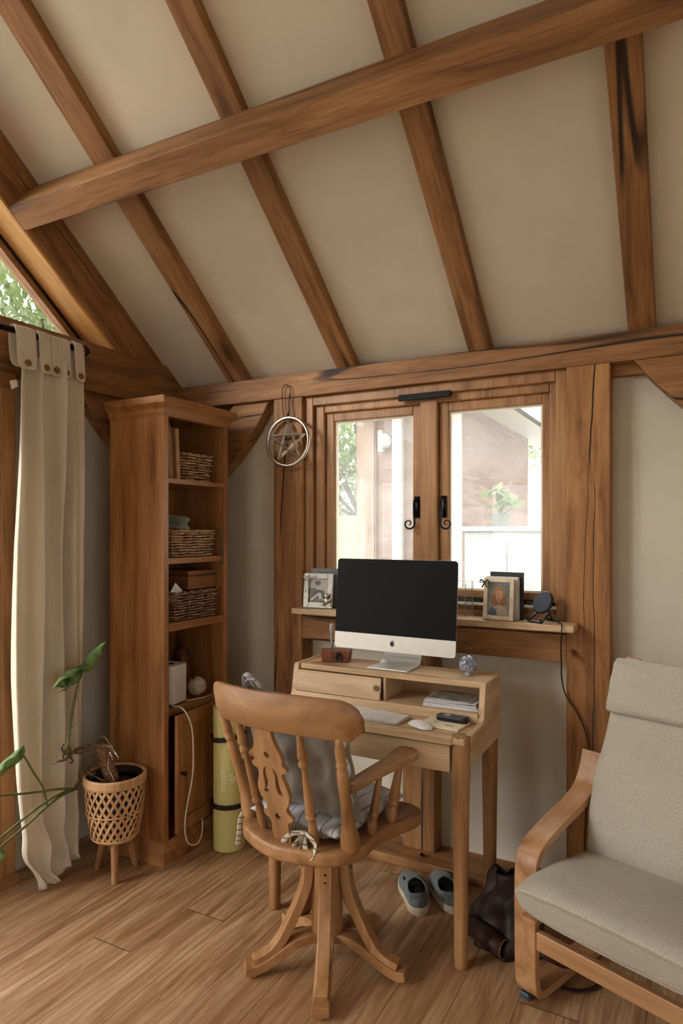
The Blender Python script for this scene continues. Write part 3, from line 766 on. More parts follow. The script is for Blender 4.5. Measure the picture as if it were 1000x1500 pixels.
# printed mark on the mat: three slanted bars over the lettering, running up the roll
M['mat_print'] = plain('pale_print', (240, 240, 206), 0.7, var=0.02)
def on_mat(u, v):    # u up the roll, v round it
    a = math.radians(4) + v / R_; return ((R_ + 0.0012) * math.cos(a), (R_ + 0.0012) * math.sin(a), u)
def mark():
    b = MB()
    def quad(pts):
        vs = []
        # subdivide each quad so that it hugs the roll
        (a0, a1), (b0, b1), (c0, c1), (d0, d1) = pts
        N = 6; g = []
        for i in range(N + 1):
            s = i / N
            p = (a0 + (b0 - a0) * s, a1 + (b1 - a1) * s); q = (d0 + (c0 - d0) * s, d1 + (c1 - d1) * s)
            g.append((b.bm.verts.new(on_mat(*p)), b.bm.verts.new(on_mat(*q))))
        for x, y in zip(g, g[1:]): b.bm.faces.new((x[0], y[0], y[1], x[1]))
    # local frame: text reads upwards (rotated a quarter turn): u = up the roll, v = across it
    U0, V0 = 0.352, 0.0
    for k, L in enumerate((0.020, 0.034, 0.048)):
        u = U0 - k * 0.019
        quad([(u, V0), (u - 0.013, V0), (u - 0.013 + L * 0.58, V0 + L), (u + L * 0.58, V0 + L)])
    return b
mk = mark().build('printed_mark', 'mat_print', ym, label='pale three-bar mark')
cu = D.curves.new('lettering', 'FONT'); cu.body = 'adidas'; cu.size = 0.040; cu.extrude = 0.0; cu.align_x = 'CENTER'
co_ = D.objects.new('lettering', cu); COL.objects.link(co_)
bpy.context.view_layer.update()
dg = bpy.context.evaluated_depsgraph_get(); me = D.meshes.new_from_object(co_.evaluated_get(dg)); D.objects.remove(co_)
bmt = bmesh.new(); bmt.from_mesh(me); bmesh.ops.subdivide_edges(bmt, edges=[e for e in bmt.edges if e.calc_length() > 0.004], cuts=3, use_grid_fill=True)
for v in bmt.verts: v.co = Vector(on_mat(0.330 - v.co.x, -0.036 + v.co.y))
bb = MB(); bb.bm.free(); bb.bm = bmt
bb.build('lettering', 'mat_print', ym, label='pale printed lettering')

# flat black case on the floor behind the chair
b = MB(); P = rrect(0.14, 0.055, 0.02, 28); b.prism([(x, y, 0) for x, y, _, _ in P], (0, 0, 0.03)); o = b.build('flat_case', 'black_matte', bevel=0.006)
o.location = (-1.64, 2.545, 0); o.rotation_euler = (0, 0, math.radians(-4)); tag(o, 'flat black case on the floor between yoga mat and desk', 'case')

# ------------------------------------------------------------------ planter and plant
M['bamboo'] = wood('bamboo_weave', 'z', (222, 182, 138), (202, 158, 112), (160, 116, 76), rough=0.5, knots=0, fine=0.2, figure=0.3)
M['planter_leg'] = wood('planter_leg_wood', 'z', (176, 132, 88), (152, 108, 68), (112, 76, 46), rough=0.7, knots=0.3, fine=0.4)
M['liner'] = plain('dark_liner', (44, 36, 32), 0.6)
M['soil'] = plain('dark_soil', (40, 28, 20), 0.95, var=0.3, scale=60, bstr=0.6, bscale=90)
pl = thing('planter', 'round lattice bamboo planter on three wooden legs in front of the bookcase', 'planter', (-2.165, 2.03, 0))
PB, PT = 0.150, 0.425
def prad(z):                      # radius of the basket at height z
    k = (z - PB) / (PT - PB)
    return 0.090 + 0.031 * math.sin(min(1, k * 1.25) * PI / 2) if k > 0.06 else 0.080 + 0.2 * k
for sgn in (1, -1):
    for zb0, zb1 in ((0.168, 0.275), (0.275, 0.392)):
        b = MB()
        N = 24
        for i in range(N):
            pts = []
            for k in range(7):
                t = k / 6; z = zb0 + (zb1 - zb0) * t; a = 2 * PI * (i + sgn * t * 2.1) / N
                r = prad(z) + 0.0015 * sgn
                pts.append((r * math.cos(a), r * math.sin(a), z))
            # flat strip
            w = 0.0052
            for p, q in zip(pts, pts[1:]):
                p = Vector(p); q = Vector(q); d = (q - p).normalized(); nrm = Vector((p.x, p.y, 0)).normalized(); s = d.cross(nrm) * w
                vs = [b.bm.verts.new(c) for c in (p - s, p + s, q + s, q - s)]; b.bm.faces.new(vs)
        bmesh.ops.remove_doubles(b.bm, verts=b.bm.verts, dist=0.0004)
        o = b.build('lattice', 'bamboo', pl, solid=0.002)
b = MB(); b.lathe([(prad(0.39) + 0.001, 0.388), (0.126, 0.386), (0.129, 0.395), (0.129, 0.420), (0.125, 0.425), (0.118, 0.425), (0.115, 0.418), (0.115, 0.395), (prad(0.39) + 0.001, 0.388)], seg=48)
b.build('rim', 'bamboo', pl, smooth=False, bevel=0)
b = MB(); r = prad(0.275)
b.lathe([(r + 0.004, 0.271), (r + 0.006, 0.275), (r + 0.004, 0.279), (r + 0.001, 0.275), (r + 0.004, 0.271)], seg=48)
b.lathe([(0.0, 0.150), (0.075, 0.150), (0.090, 0.158), (0.101, 0.170), (0.099, 0.174), (0.085, 0.163), (0.0, 0.156)], seg=40)
b.build('base', 'bamboo', pl, smooth=True)
b = MB(); b.lathe([(0.0, 0.160), (0.080, 0.162)] + [(prad(z) - 0.008, z) for z in (0.18, 0.22, 0.28, 0.34, 0.40)] + [(0.112, 0.418), (0.108, 0.418), (0.106, 0.38), (0.0, 0.375)], seg=40)
b.build('liner', 'liner', pl, smooth=True)
for a in (-44, 71, 189):
    a = math.radians(a); b = MB()
    b.turned((0.055 * math.cos(a), 0.055 * math.sin(a), 0.158), (0.092 * math.cos(a), 0.092 * math.sin(a), 0.0), [(0, 0.017), (1, 0.013)], 14)
    b.build('leg', 'planter_leg', pl, smooth=False)
M['leaf'] = None
def leaf_mat():
    t = NT('glossy_leaf'); P = t.obj(False)
    n = t.noise(P, 18, 3)
    c = t.ramp(n, (0.3, srgb(92, 124, 72)), (0.55, srgb(132, 160, 96)), (0.75, srgb(178, 196, 132)))
    b = t.n('BsdfPrincipled'); t.set(b.inputs['Base Color'], c); b.inputs['Roughness'].default_value = 0.35
    tr = t.n('BsdfTranslucent'); t.set(tr.inputs[0], c)
    mx = t.n('MixShader'); mx.inputs[0].default_value = 0.35; t.set(mx.inputs[1], b.outputs[0]); t.set(mx.inputs[2], tr.outputs[0]); t.set(t.out.inputs[0], mx.outputs[0])
    return t.m
M['leaf'] = leaf_mat()
M['stem'] = plain('green_stem', (112, 124, 66), 0.5, var=0.12)
M['root'] = plain('brown_woody_stem', (134, 112, 84), 0.85, var=0.25, scale=60, bstr=0.5)
M['coir'] = plain('coir_pole', (168, 122, 82), 0.95, var=0.25, scale=120, bstr=1.0, bscale=160)
M['wire'] = plain('silver_wire', (196, 194, 188), 0.25, 1.0)
hp = thing('houseplant', 'leggy climbing plant tied to a coir pole in the lattice planter', 'plant', (-2.165, 2.030, 0.376))
def HP(b, name, mat, **k):
    bmesh.ops.translate(b.bm, vec=(2.165, -2.03, -0.376), verts=b.bm.verts); return b.build(name, mat, hp, **k)
b = MB(); b.lathe([(0.0, 0.390), (0.03, 0.393), (0.07, 0.388), (0.100, 0.383), (0.0, 0.3815)], T(-2.165, 2.03, 0), 24); HP(b, 'soil', 'soil', smooth=True)
b = MB(); p0, p1 = Vector((-2.180, 2.030, 0.385)), Vector((-2.232, 2.010, 0.548))
prof = [];
for i in range(33): prof.append((i / 32, 0.029 + 0.0022 * math.sin(i * 1.9)))
b.turned(p0, p1, prof + [(1.0, 0.014)], 18); HP(b, 'coir_pole', 'coir', smooth=True)
b = MB()
for k in (0.35, 0.7, 0.86):
    c = p0.lerp(p1, k)
    b.tube([(c.x + 0.033 * math.cos(a), c.y + 0.033 * math.sin(a), c.z + 0.01 * math.sin(a + k * 5)) for a in [2 * PI * i / 24 for i in range(24)]], 0.0012, 5, closed=True)
b.tube(catmull([(-2.225, 1.985, 0.545), (-2.210, 1.980, 0.575), (-2.180, 1.985, 0.585), (-2.150, 1.985, 0.560), (-2.140, 1.985, 0.535), (-2.155, 1.985, 0.500), (-2.150, 1.980, 0.460), (-2.120, 1.975, 0.430), (-2.100, 1.975, 0.400)], 6), 0.0014, 5)
for i in range(5): b.tube(catmull([(-2.150, 1.985, 0.545), (-2.135 + 0.012 * i, 1.975, 0.565 - 0.012 * i), (-2.125, 1.98, 0.54 - 0.01 * i), (-2.150, 1.985, 0.530)], 4), 0.0012, 4)
HP(b, 'tie_wire', 'wire', smooth=True)
b = MB()
b.tube(catmull([(-2.135, 1.985, 0.548), (-2.170, 1.975, 0.553), (-2.250, 1.970, 0.540), (-2.276, 1.936, 0.534), (-2.248, 1.879, 0.539)], 6), [0.007 + 0.002 * math.sin(i * 1.1) for i in range(25)], 8)
b.tube(catmull([(-2.260, 1.975, 0.520), (-2.280, 1.948, 0.510), (-2.243, 1.871, 0.548)], 5), 0.004, 6)
HP(b, 'stem', 'root', smooth=True)
b = MB(); b.tube(catmull([(-2.248, 1.879, 0.539), (-2.233, 1.848, 0.576), (-2.239, 1.854, 0.604), (-2.257, 1.885, 0.686), (-2.278, 1.927, 0.783), (-2.274, 1.939, 0.830), (-2.262, 1.935, 0.862)], 6), [0.0075 - 0.0001 * i for i in range(37)], 8)
HP(b, 'stem', 'stem', smooth=True)
b = MB()
for pts, r in (([(-2.261, 1.897, 0.533), (-2.227, 1.833, 0.552), (-2.221, 1.807, 0.581), (-2.221, 1.816, 0.598)], 0.005), ([(-2.252, 1.882, 0.536), (-2.235, 1.837, 0.527), (-2.223, 1.792, 0.535), (-2.248, 1.785, 0.527)], 0.0045), ([(-2.243, 1.861, 0.553), (-2.261, 1.883, 0.518), (-2.273, 1.905, 0.493), (-2.261, 1.883, 0.494)], 0.004),
               ([(-2.221, 1.811, 0.528), (-2.225, 1.817, 0.551), (-2.235, 1.842, 0.569)], 0.006), ([(-2.240, 1.970, 0.405), (-2.255, 1.965, 0.430), (-2.235, 1.955, 0.460), (-2.225, 1.950, 0.500)], 0.0035), ([(-2.280, 1.938, 0.414), (-2.265, 1.955, 0.395), (-2.230, 1.960, 0.410), (-2.210, 1.965, 0.440)], 0.003)):
    b.tube(catmull(pts, 5), r, 6)
HP(b, 'aerial_root', 'root', smooth=True)
b = MB()
b.tube(catmull([(-2.175, 2.000, 0.385), (-2.230, 1.965, 0.425), (-2.262, 1.955, 0.440), (-2.280, 1.945, 0.403), (-2.276, 1.911, 0.371)], 6), [0.006 + 0.0015 * math.sin(i) for i in range(25)], 8)
HP(b, 'stem', 'root', smooth=True)
b = MB()
b.tube(catmull([(-2.280, 1.928, 0.370), (-2.235, 1.827, 0.397), (-2.248, 1.776, 0.377), (-2.355, 1.745, 0.314), (-2.463, 1.709, 0.255), (-2.473, 1.685, 0.241)], 6), [0.0065 - 0.0001 * i for i in range(31)], 8)
b.bm.clear()
b.tube(catmull([(-2.280, 1.928, 0.370), (-2.243, 1.828, 0.386), (-2.215, 1.735, 0.379), (-2.220, 1.638, 0.335), (-2.211, 1.522, 0.300), (-2.224, 1.450, 0.260)], 6), [0.0065 - 0.0001 * i for i in range(31)], 8)
b.tube(catmull([(-2.280, 1.928, 0.370), (-2.235, 1.799, 0.420), (-2.193, 1.638, 0.469), (-2.193, 1.504, 0.503), (-2.211, 1.387, 0.519)], 6), [0.0055 - 0.0001 * i for i in range(25)], 8)
b.tube(catmull([(-2.280, 1.928, 0.370), (-2.243, 1.823, 0.395), (-2.197, 1.676, 0.397), (-2.200, 1.545, 0.350), (-2.209, 1.490, 0.322)], 6), 0.0045, 8)
b.tube(catmull([(-2.215, 1.735, 0.379), (-2.213, 1.716, 0.456), (-2.209, 1.674, 0.526), (-2.199, 1.626, 0.605), (-2.198, 1.609, 0.630)], 6), 0.0042, 8)
HP(b, 'stem', 'stem', smooth=True)
def leaf(base, tip, width, curl, label=None, up=Vector((0, 0, 1)), droop=0.02, fold=0.0, twist=0.0):
    base = Vector(base); tip = Vector(tip); d = (tip - base); L = d.length; d.normalize()
    side = Matrix.Rotation(twist, 3, d) @ d.cross(up).normalized(); nrm = side.cross(d)
    nu, nv = 16, 8; b = MB()
    def f(u, v):
        w = width * (math.sin(PI * min(1, u * 1.02) ** 0.62) ** 0.8 if 0 < u < 1 else 0.0)
        s = (v - 0.5) * 2
        lob = 1.0 - (0.28 if (int(u * 9) % 3 == 2 and abs(s) > 0.7) else 0)
        p = base + d * (L * (u - 0.10 * abs(s) ** 2 * (1 - u) * 1.0)) + side * (w * s * lob)
        p += nrm * (curl * w * s * s - droop * math.sin(u * PI) + fold * abs(s) * w + 0.004 * math.sin(u * 17) * abs(s))
        return p
    b.grid(f, nu, nv)
    o = HP(b, 'leaf', 'leaf', smooth=True, solid=0.0012); return o
leaf((-2.262, 1.937, 0.880), (-2.225, 1.772, 0.832), 0.052, -0.9, droop=-0.02, twist=0.9)
leaf((-2.262, 1.937, 0.880), (-2.110, 1.930, 0.998), 0.034, -1.1, droop=-0.012, twist=1.1)
leaf((-2.261, 1.868, 0.863), (-2.227, 1.795, 0.806), 0.020, -0.6, twist=0.8)
leaf((-2.198, 1.609, 0.643), (-2.215, 1.486, 0.542), 0.032, -0.9, droop=-0.015, twist=1.0)
leaf((-2.209, 1.495, 0.331), (-2.209, 1.481, 0.228), 0.034, -0.7, twist=0.2)

# ------------------------------------------------------------------ curtain and rod
rod = thing('curtain_rod', 'black iron curtain rod along the gable with a twisted cage finial', 'curtain rod', (-2.385, 2.03, 2.243))
b = MB(); b.tube([(0, -3.3, 0), (0, 0.0, 0)], 0.0125, 14); b.build('pole', 'black_metal', rod, smooth=True)
b = MB()
for k in range(8):
    pts = []
    for i in range(15):
        t = i / 14; a = k * PI / 4 + t * 1.8; r = 0.021 * math.sin(PI * t) + 0.003
        pts.append((r * math.cos(a), 0.003 + t * 0.05, r * math.sin(a)))
    b.tube(pts, 0.0022, 6)
b.sphere((0, 0.055, 0), 0.006, 12); b.build('finial', 'black_metal', rod, smooth=True)
for y in (-0.095, -1.75):
    b = MB(); b.tube([(0.0, y, -0.015), (-0.05, y, -0.02), (-0.083, y, 0.02)], 0.007, 8); b.box(-0.087, -0.080, y - 0.015, y + 0.015, -0.03, 0.05); b.tube([(0.016 * math.cos(a), y, 0.016 * math.sin(a)) for a in [2 * PI * i / 16 for i in range(16)]], 0.004, 6, closed=True)
    b.build('bracket', 'black_metal', rod, smooth=True)
M['linen'] = fabric('cream_cotton', (244, 234, 216), (232, 220, 198), weave=600, bstr=0.15, blot=0.12, thin=0.25)
M['button'] = wood('wooden_button', 'z', (150, 108, 70), (126, 86, 52), (90, 58, 34), knots=0)
cz = thing('curtain', 'cream cotton curtain with buttoned tabs, drawn aside and bunched on the floor', 'curtain', (-2.385, 1.88, 0))
tabL = [(2.16, 1.725, 2.055), (2.03, 1.712, 2.062), (1.39, 1.690, 2.045), (0.85, 1.684, 2.055), (0.45, 1.695, 2.05), (0.25, 1.712, 2.035), (0.12, 1.735, 2.035), (0.0, 1.775, 2.02)]
def lr(z):
    for (za, la, ra), (zb, lb, rb) in zip(tabL, tabL[1:]):
        if z >= zb:
            t = (za - z) / (za - zb); t = max(0, min(1, t)); return la + (lb - la) * t, ra + (rb - ra) * t
    return tabL[-1][1:]
def curtain_fn(u, v):
    z = 2.150 * (1 - v); l, r = lr(z)
    y = l + (r - l) * u
    k = (0.55 + 0.45 * min(1, (2.15 - z) * 2)) * (0.55 + 0.45 * min(1, z / 0.9))
    x = 0.030 * math.sin(u * 2 * PI * 3.5 + 0.6 + 0.5 * math.sin(z * 1.3)) * k + 0.016 * math.sin(u * 2 * PI * 6.3 + z * 1.1) * k
    x += 0.010 * math.sin(z * 4.1 + u * 9)
    if z < 0.35:
        q = (0.35 - z) / 0.35
        x += 0.04 * q * math.sin(u * 3.0 + 0.5) + 0.014 * math.sin(z * 32 + u * 7) * q
        y += 0.014 * math.sin(z * 26 + u * 11) * q
    y += 0.006 * math.sin(u * 2 * PI * 3.5 + 2)
    if z < 0.05: x += (0.05 - z) * 0.4
    return (x + 0.012, y - 1.88, z + 0.006 + 0.03 * max(0, 1 - z / 0.2) * (u ** 2) + (0.012 * math.sin(u * 13) ** 2 if z < 0.02 else 0))
b = MB(); b.grid(curtain_fn, 130, 120); b.build('cloth', 'linen', cz, smooth=True, solid=0.003)
tabs = [1.752, 1.838, 1.887, 1.935, 2.010]
for i, y in enumerate(tabs):
    w = (0.046, 0.032, 0.030, 0.030, 0.028)[i]; yl = y - 1.88
    pts = []
    prof = [(0.036, 2.085), (0.030, 2.15), (0.026, 2.228), (0.018, 2.262), (0.0, 2.270), (-0.019, 2.262), (-0.024, 2.22), (-0.015, 2.15), (-0.005, 2.10)]
    b = MB(); g = [[b.bm.verts.new((x + 0.004 * math.sin(i * 2 + s), yl + s * w, z)) for s in (-1, 0, 1)] for x, z in prof]
    for p, q in zip(g, g[1:]):
        for k in range(2): b.bm.faces.new((p[k], p[k + 1], q[k + 1], q[k]))
    tb = b.build('tab', 'linen', cz, smooth=True, solid=0.003, sub=1)
    b = MB(); b.turned((0.035, yl, 2.115), (0.044, yl, 2.117), [(0, 0.0135), (0.7, 0.014), (1, 0.011)], 18); b.turned((0.0442, yl, 2.117), (0.0445, yl, 2.117), [(0, 0.004), (1, 0.003)], 8)
    b.build('button', 'button', tb, smooth=True)
b = MB(); b.prism([(0.02, -0.168, 2.045), (0.03, -0.205, 2.030), (0.03, -0.196, 1.998), (0.02, -0.160, 2.018)], (0.001, 0, 0)); b.build('care_label', 'paper', cz, label='small white sewn-in label')

# ------------------------------------------------------------------ pentacle hanging on the post
pt = thing('hanging_star', 'steel five-pointed star in a ring hanging by a dark cord from the wall plate', 'wall ornament', (-1.733, 2.705, 1.875))
RR = 0.116
b = MB(); b.tube([(RR * math.cos(a), 0.004 * math.sin(a), RR * math.sin(a)) for a in [2 * PI * i / 72 for i in range(72)]], 0.0085, 10, closed=True)
b.build('ring', 'steel', pt, smooth=True)
b = MB()
for i in range(5):
    a0 = PI / 2 + i * 4 * PI / 5; a1 = a0 + 4 * PI / 5
    p = Vector((0.104 * math.cos(a0), 0.002 * (i % 2), 0.104 * math.sin(a0))); q = Vector((0.104 * math.cos(a1), 0.002 * ((i + 1) % 2), 0.104 * math.sin(a1)))
    d = (q - p).normalized(); n_ = Vector((0, -1, 0)); s_ = d.cross(n_) * 0.0075
    secs = []
    for t_, k in ((0, 0.1), (0.16, 1), (0.84, 1), (1, 0.1)):
        c = p.lerp(q, t_); secs.append([c - s_ * k, c + n_ * 0.004 * k, c + s_ * k, c - n_ * 0.004 * k])
    b.strip(secs)
b.build('star', 'steel', pt)
M['cord'] = plain('dark_cord', (38, 24, 16), 0.8)
b = MB()
b.tube(catmull([(0.0, 0.0, 0.122), (0.003, 0.006, 0.16), (0.006, 0.012, 0.22), (0.004, 0.012, 0.262), (-0.018, 0.012, 0.280), (-0.038, 0.012, 0.262), (-0.040, 0.012, 0.22), (-0.034, 0.010, 0.165), (-0.026, 0.008, 0.118)], 7), 0.0022, 6)
b.tube(catmull([(0.001, 0.002, 0.124), (0.008, 0.004, 0.15), (-0.002, 0.006, 0.19), (0.006, 0.01, 0.23)], 7), 0.0022, 6)
b.sphere((0, 0, 0.128), 0.006, 10); b.build('cord', 'cord', pt, smooth=True)
# ------------------------------------------------------------------ desk
dk = thing('desk', 'light oak writing desk with raised back shelf and round legs, under the window', 'desk', (-1.055, 2.30, 0))
def DK(b, name, mat, bevel=0.003, parent=None, **k):
    bmesh.ops.translate(b.bm, vec=(1.055, -2.30, 0), verts=b.bm.verts); return b.build(name, mat, parent or dk, bevel=bevel, **k)
DX0, DX1 = -1.455, -0.655
for x in (DX0 + 0.031, DX1 - 0.031):
    b = MB(); b.turned((x, 2.131, 0.0), (x, 2.131, 0.768), [(0, 0.020), (0.01, 0.0215), (0.5, 0.026), (0.83, 0.030), (0.995, 0.0305), (1, 0.0295)], 24); DK(b, 'leg', 'leg_z', 0, smooth=True)
    b = MB(); b.turned((x, 2.482, 0.0), (x, 2.482, 0.66), [(0, 0.020), (0.01, 0.0215), (0.5, 0.026), (0.99, 0.030), (1, 0.030)], 24); DK(b, 'leg', 'leg_z', 0, smooth=True)
for x0, x1 in ((DX0, DX0 + 0.022), (DX1 - 0.022, DX1)):
    b = MB()
    P = [(2.14, 0.668), (2.14, 0.768), (2.268, 0.770), (2.288, 0.776), (2.298, 0.790), (2.318, 0.895), (2.325, 0.905), (2.512, 0.905), (2.512, 0.668)]
    b.prism([(x0, y, z) for y, z in P], (x1 - x0, 0, 0)); DK(b, 'side_panel', 'desk_y', 0.002)
b = MB(); b.box(DX0 + 0.01, DX1 - 0.01, 2.10, 2.50, 0.742, 0.766)
DK(b, 'desktop', 'desk_x', 0.006, seg=3)
b = MB(); b.box(DX0 + 0.05, DX1 - 0.05, 2.095, 2.106, 0.740, 0.768); DK(b, 'front_lip', 'desk_x', 0.004)
M['inlay'] = plain('groove_line', (120, 86, 54), 0.7)
b = MB(); b.box(DX0 + 0.05, DX1 - 0.05, 2.132, 2.134, 0.7655, 0.7664); b.box(DX1 - 0.052, DX1 - 0.050, 2.134, 2.29, 0.7655, 0.7664); DK(b, 'groove', 'inlay', 0)
b = MB(); b.box(DX0 + 0.064, DX1 - 0.064, 2.112, 2.13, 0.645, 0.734); dr = DK(b, 'drawer', 'desk_x', 0.002)
b = MB(); b.box(DX0 + 0.03, DX1 - 0.03, 2.49, 2.505, 0.66, 0.76); b.box(DX0 + 0.03, DX1 - 0.03, 2.14, 2.49, 0.66, 0.668); DK(b, 'back_rail', 'desk_x', 0.002)
b = MB(); b.box(DX0 + 0.030, DX1 - 0.004, 2.322, 2.512, 0.884, 0.9055); DK(b, 'top_shelf', 'desk_x', 0.003)
b = MB(); b.box(DX0 + 0.022, DX1 - 0.022, 2.50, 2.51, 0.766, 0.884); DK(b, 'back_board', 'desk_x', 0)
b = MB(); b.prism([(DX0 + 0.022, 2.287, 0.767), (DX0 + 0.022, 2.2915, 0.800), (DX0 + 0.022, 2.50, 0.800), (DX0 + 0.022, 2.50, 0.790), (DX0 + 0.022, 2.31, 0.790), (DX0 + 0.022, 2.305, 0.767)], (0.756, 0, 0)); DK(b, 'compartment_floor', 'desk_x', 0.001)
b = MB(); b.box(-1.052, -1.042, 2.315, 2.50, 0.80, 0.884); DK(b, 'divider', 'desk_y', 0.001)
b = MB(); b.prism([(DX0 + 0.024, 2.2935, 0.802), (DX0 + 0.024, 2.3085, 0.882), (DX0 + 0.024, 2.3205, 0.882), (DX0 + 0.024, 2.306, 0.802)], (0.372, 0, 0)); fl = DK(b, 'flap', 'desk_x', 0.0015)
b = MB()
m = T(-1.062, 2.2985, 0.845) @ Matrix.Rotation(math.radians(-79.4), 4, 'X')
b.lathe([(0.0, 0.0), (0.011, 0.0), (0.011, 0.0035), (0.0, 0.0035)], T(-1.075, 2.3005, 0.846) @ Matrix.Rotation(math.radians(79.4), 4, 'X'), 20); DK(b, 'finger_hole', 'inlay', 0, fl)

# desk things
M['mag_a'] = plain('magazine_cover_grey', (176, 172, 160), 0.45, var=0.2, scale=14); M['mag_b'] = plain('magazine_pages', (214, 212, 216), 0.7, var=0.05)
M['mag_c'] = plain('magazine_blue_grey', (128, 134, 146), 0.45, var=0.2, scale=20)
mags = [(0.0, 0.012, 'mag_b', 'thick white-edged magazine at the bottom of the stack in the desk pigeonhole', 0.205, 0.14, 2), (0.0125, 0.007, 'mag_c', 'blue-grey magazine second from the bottom of the desk stack', 0.20, 0.14, -1),
        (0.020, 0.005, 'mag_b', 'thin white magazine second from the top of the desk stack', 0.19, 0.135, 3), (0.0255, 0.004, 'mag_a', 'grey-covered magazine on top of the desk stack', 0.165, 0.13, -3)]
for dz, th, mt, lb, w_, d_, rot in mags:
    t = thing('magazine', lb, 'magazine', (-0.785 - 0.004 * abs(rot) / 2, 2.385, 0.8007 + dz), math.radians(rot), 'magazines in the desk pigeonhole')
    b = MB(); b.box(-w_ / 2, w_ / 2, -d_ / 2, d_ / 2, 0.0006, th - 0.0006); b.build('pages', 'mag_b', t)
    b = MB(); b.box(-w_ / 2 - 0.001, w_ / 2 + 0.001, -d_ / 2 - 0.001, d_ / 2 + 0.001, th - 0.0006, th); b.box(-w_ / 2 - 0.001, w_ / 2 + 0.001, -d_ / 2 - 0.001, d_ / 2 + 0.001, 0, 0.0006); b.build('cover', mt, t)

# computer
mc = thing('computer', 'slim silver all-in-one computer with a dark screen, standing on the desk shelf', 'computer', (-1.050, 2.415, 0.906), math.radians(-2))
tm = T(0, 0, 0.245) @ Matrix.Rotation(math.radians(-5), 4, 'X')
M['screen'] = plain('black_glass', (4, 4, 5), 0.35, var=0.0, Specular__IOR__Level=0.12)
def rr2(hx, z0, z1, r, n=6):
    out = []
    for cx, cz, a0 in ((hx - r, z1 - r, 0), (-hx + r, z1 - r, 90), (-hx + r, z0 + r, 180), (hx - r, z0 + r, 270)):
        for k in range(n + 1):
            a = math.radians(a0 + 90 * k / n); out.append((cx + r * math.cos(a), cz + r * math.sin(a)))
    return out
W_ = 0.262
b = MB(); P = rr2(W_, -0.182, 0.182, 0.014)
secs = [[(x, -0.004, z) for x, z in P], [(x, 0.0, z) for x, z in P], [(x * 0.97, 0.008, z * 0.96) for x, z in P], [(x * 0.6, 0.028, z * 0.55) for x, z in P], [(x * 0.2, 0.036, z * 0.2) for x, z in P]]
b.strip(secs); bmesh.ops.transform(b.bm, matrix=tm, verts=b.bm.verts); b.build('housing', 'alu', mc)
b = MB(); Q = [(x, z) for x, z in rr2(W_ - 0.0005, -0.115, 0.1815, 0.013) if True]
Q = [(x, (z if z > -0.08 else -0.118)) for x, z in Q]
b.prism([(x, -0.0055, z) for x, z in Q], (0, 0.001, 0)); bmesh.ops.transform(b.bm, matrix=tm, verts=b.bm.verts); b.build('screen', 'screen', mc)
M['chin'] = plain('silver_chin', (214, 210, 200), 0.38, 0.35, var=0.01)
b = MB(); Q = [(x, (z if z < -0.13 else -0.1185)) for x, z in rr2(W_ - 0.0003, -0.1818, -0.10, 0.013)]
b.prism([(x, -0.0052, z) for x, z in Q], (0, 0.001, 0)); bmesh.ops.transform(b.bm, matrix=tm, verts=b.bm.verts); b.build('chin', 'chin', mc)
# fruit mark on the chin
b = MB(); cz_ = -0.150; N = 40; pts = []
for i in range(N):
    a = 2 * PI * i / N; r = 0.0105 * (1 - 0.10 * math.cos(2 * a) * 0.5)
    x = r * math.cos(a) * 0.98; z = r * math.sin(a)
    if math.sin(a) > 0.8: z -= 0.0016 * (math.sin(a) - 0.8) / 0.2
    if math.sin(a) < -0.85: z += 0.0010
    dx, dz = x - 0.0125, z - 0.0014; dd = math.hypot(dx, dz)
    if dd < 0.0054: x, z = 0.0125 + dx / dd * 0.0054, 0.0014 + dz / dd * 0.0054
    pts.append((x, -0.0063, cz_ + z))
b.prism(pts, (0, 0.0008, 0))
b.prism([(0.0004 + 0.0022 * math.cos(a) * 0.6 + 0.0018 * math.sin(a) * 0.7, -0.0063, cz_ + 0.0134 + 0.0036 * math.sin(a)) for a in [2 * PI * i / 14 for i in range(14)]], (0, 0.0008, 0))
bmesh.ops.transform(b.bm, matrix=tm, verts=b.bm.verts); b.build('fruit_mark', 'black_plastic', mc, label='small black fruit logo with a bite and a leaf')
b = MB(); path = [(-0.066, 0.0035), (-0.02, 0.0035), (0.03, 0.0045), (0.06, 0.012), (0.078, 0.035), (0.078, 0.07), (0.066, 0.12), (0.045, 0.17)]
path = [(p.x, p.y) for p in catmull([(a, c, 0) for a, c in path], 5)]
secs = []
for i, (y, z) in enumerate(path):
    y2, z2 = path[min(i + 1, len(path) - 1)]; y1, z1 = path[max(i - 1, 0)]
    d = Vector((0, y2 - y1, z2 - z1)).normalized(); nn = Vector((0, -d.z, d.y)) * 0.0028
    hw = 0.086 if i < 4 else 0.084
    c = Vector((0, y, z)); secs.append([c + Vector((-hw, 0, 0)) - nn, c + Vector((hw, 0, 0)) - nn, c + Vector((hw, 0, 0)) + nn, c + Vector((-hw, 0, 0)) + nn])
b.strip(secs); b.build('stand', 'chin', mc, smooth=False, bevel=0.0015)

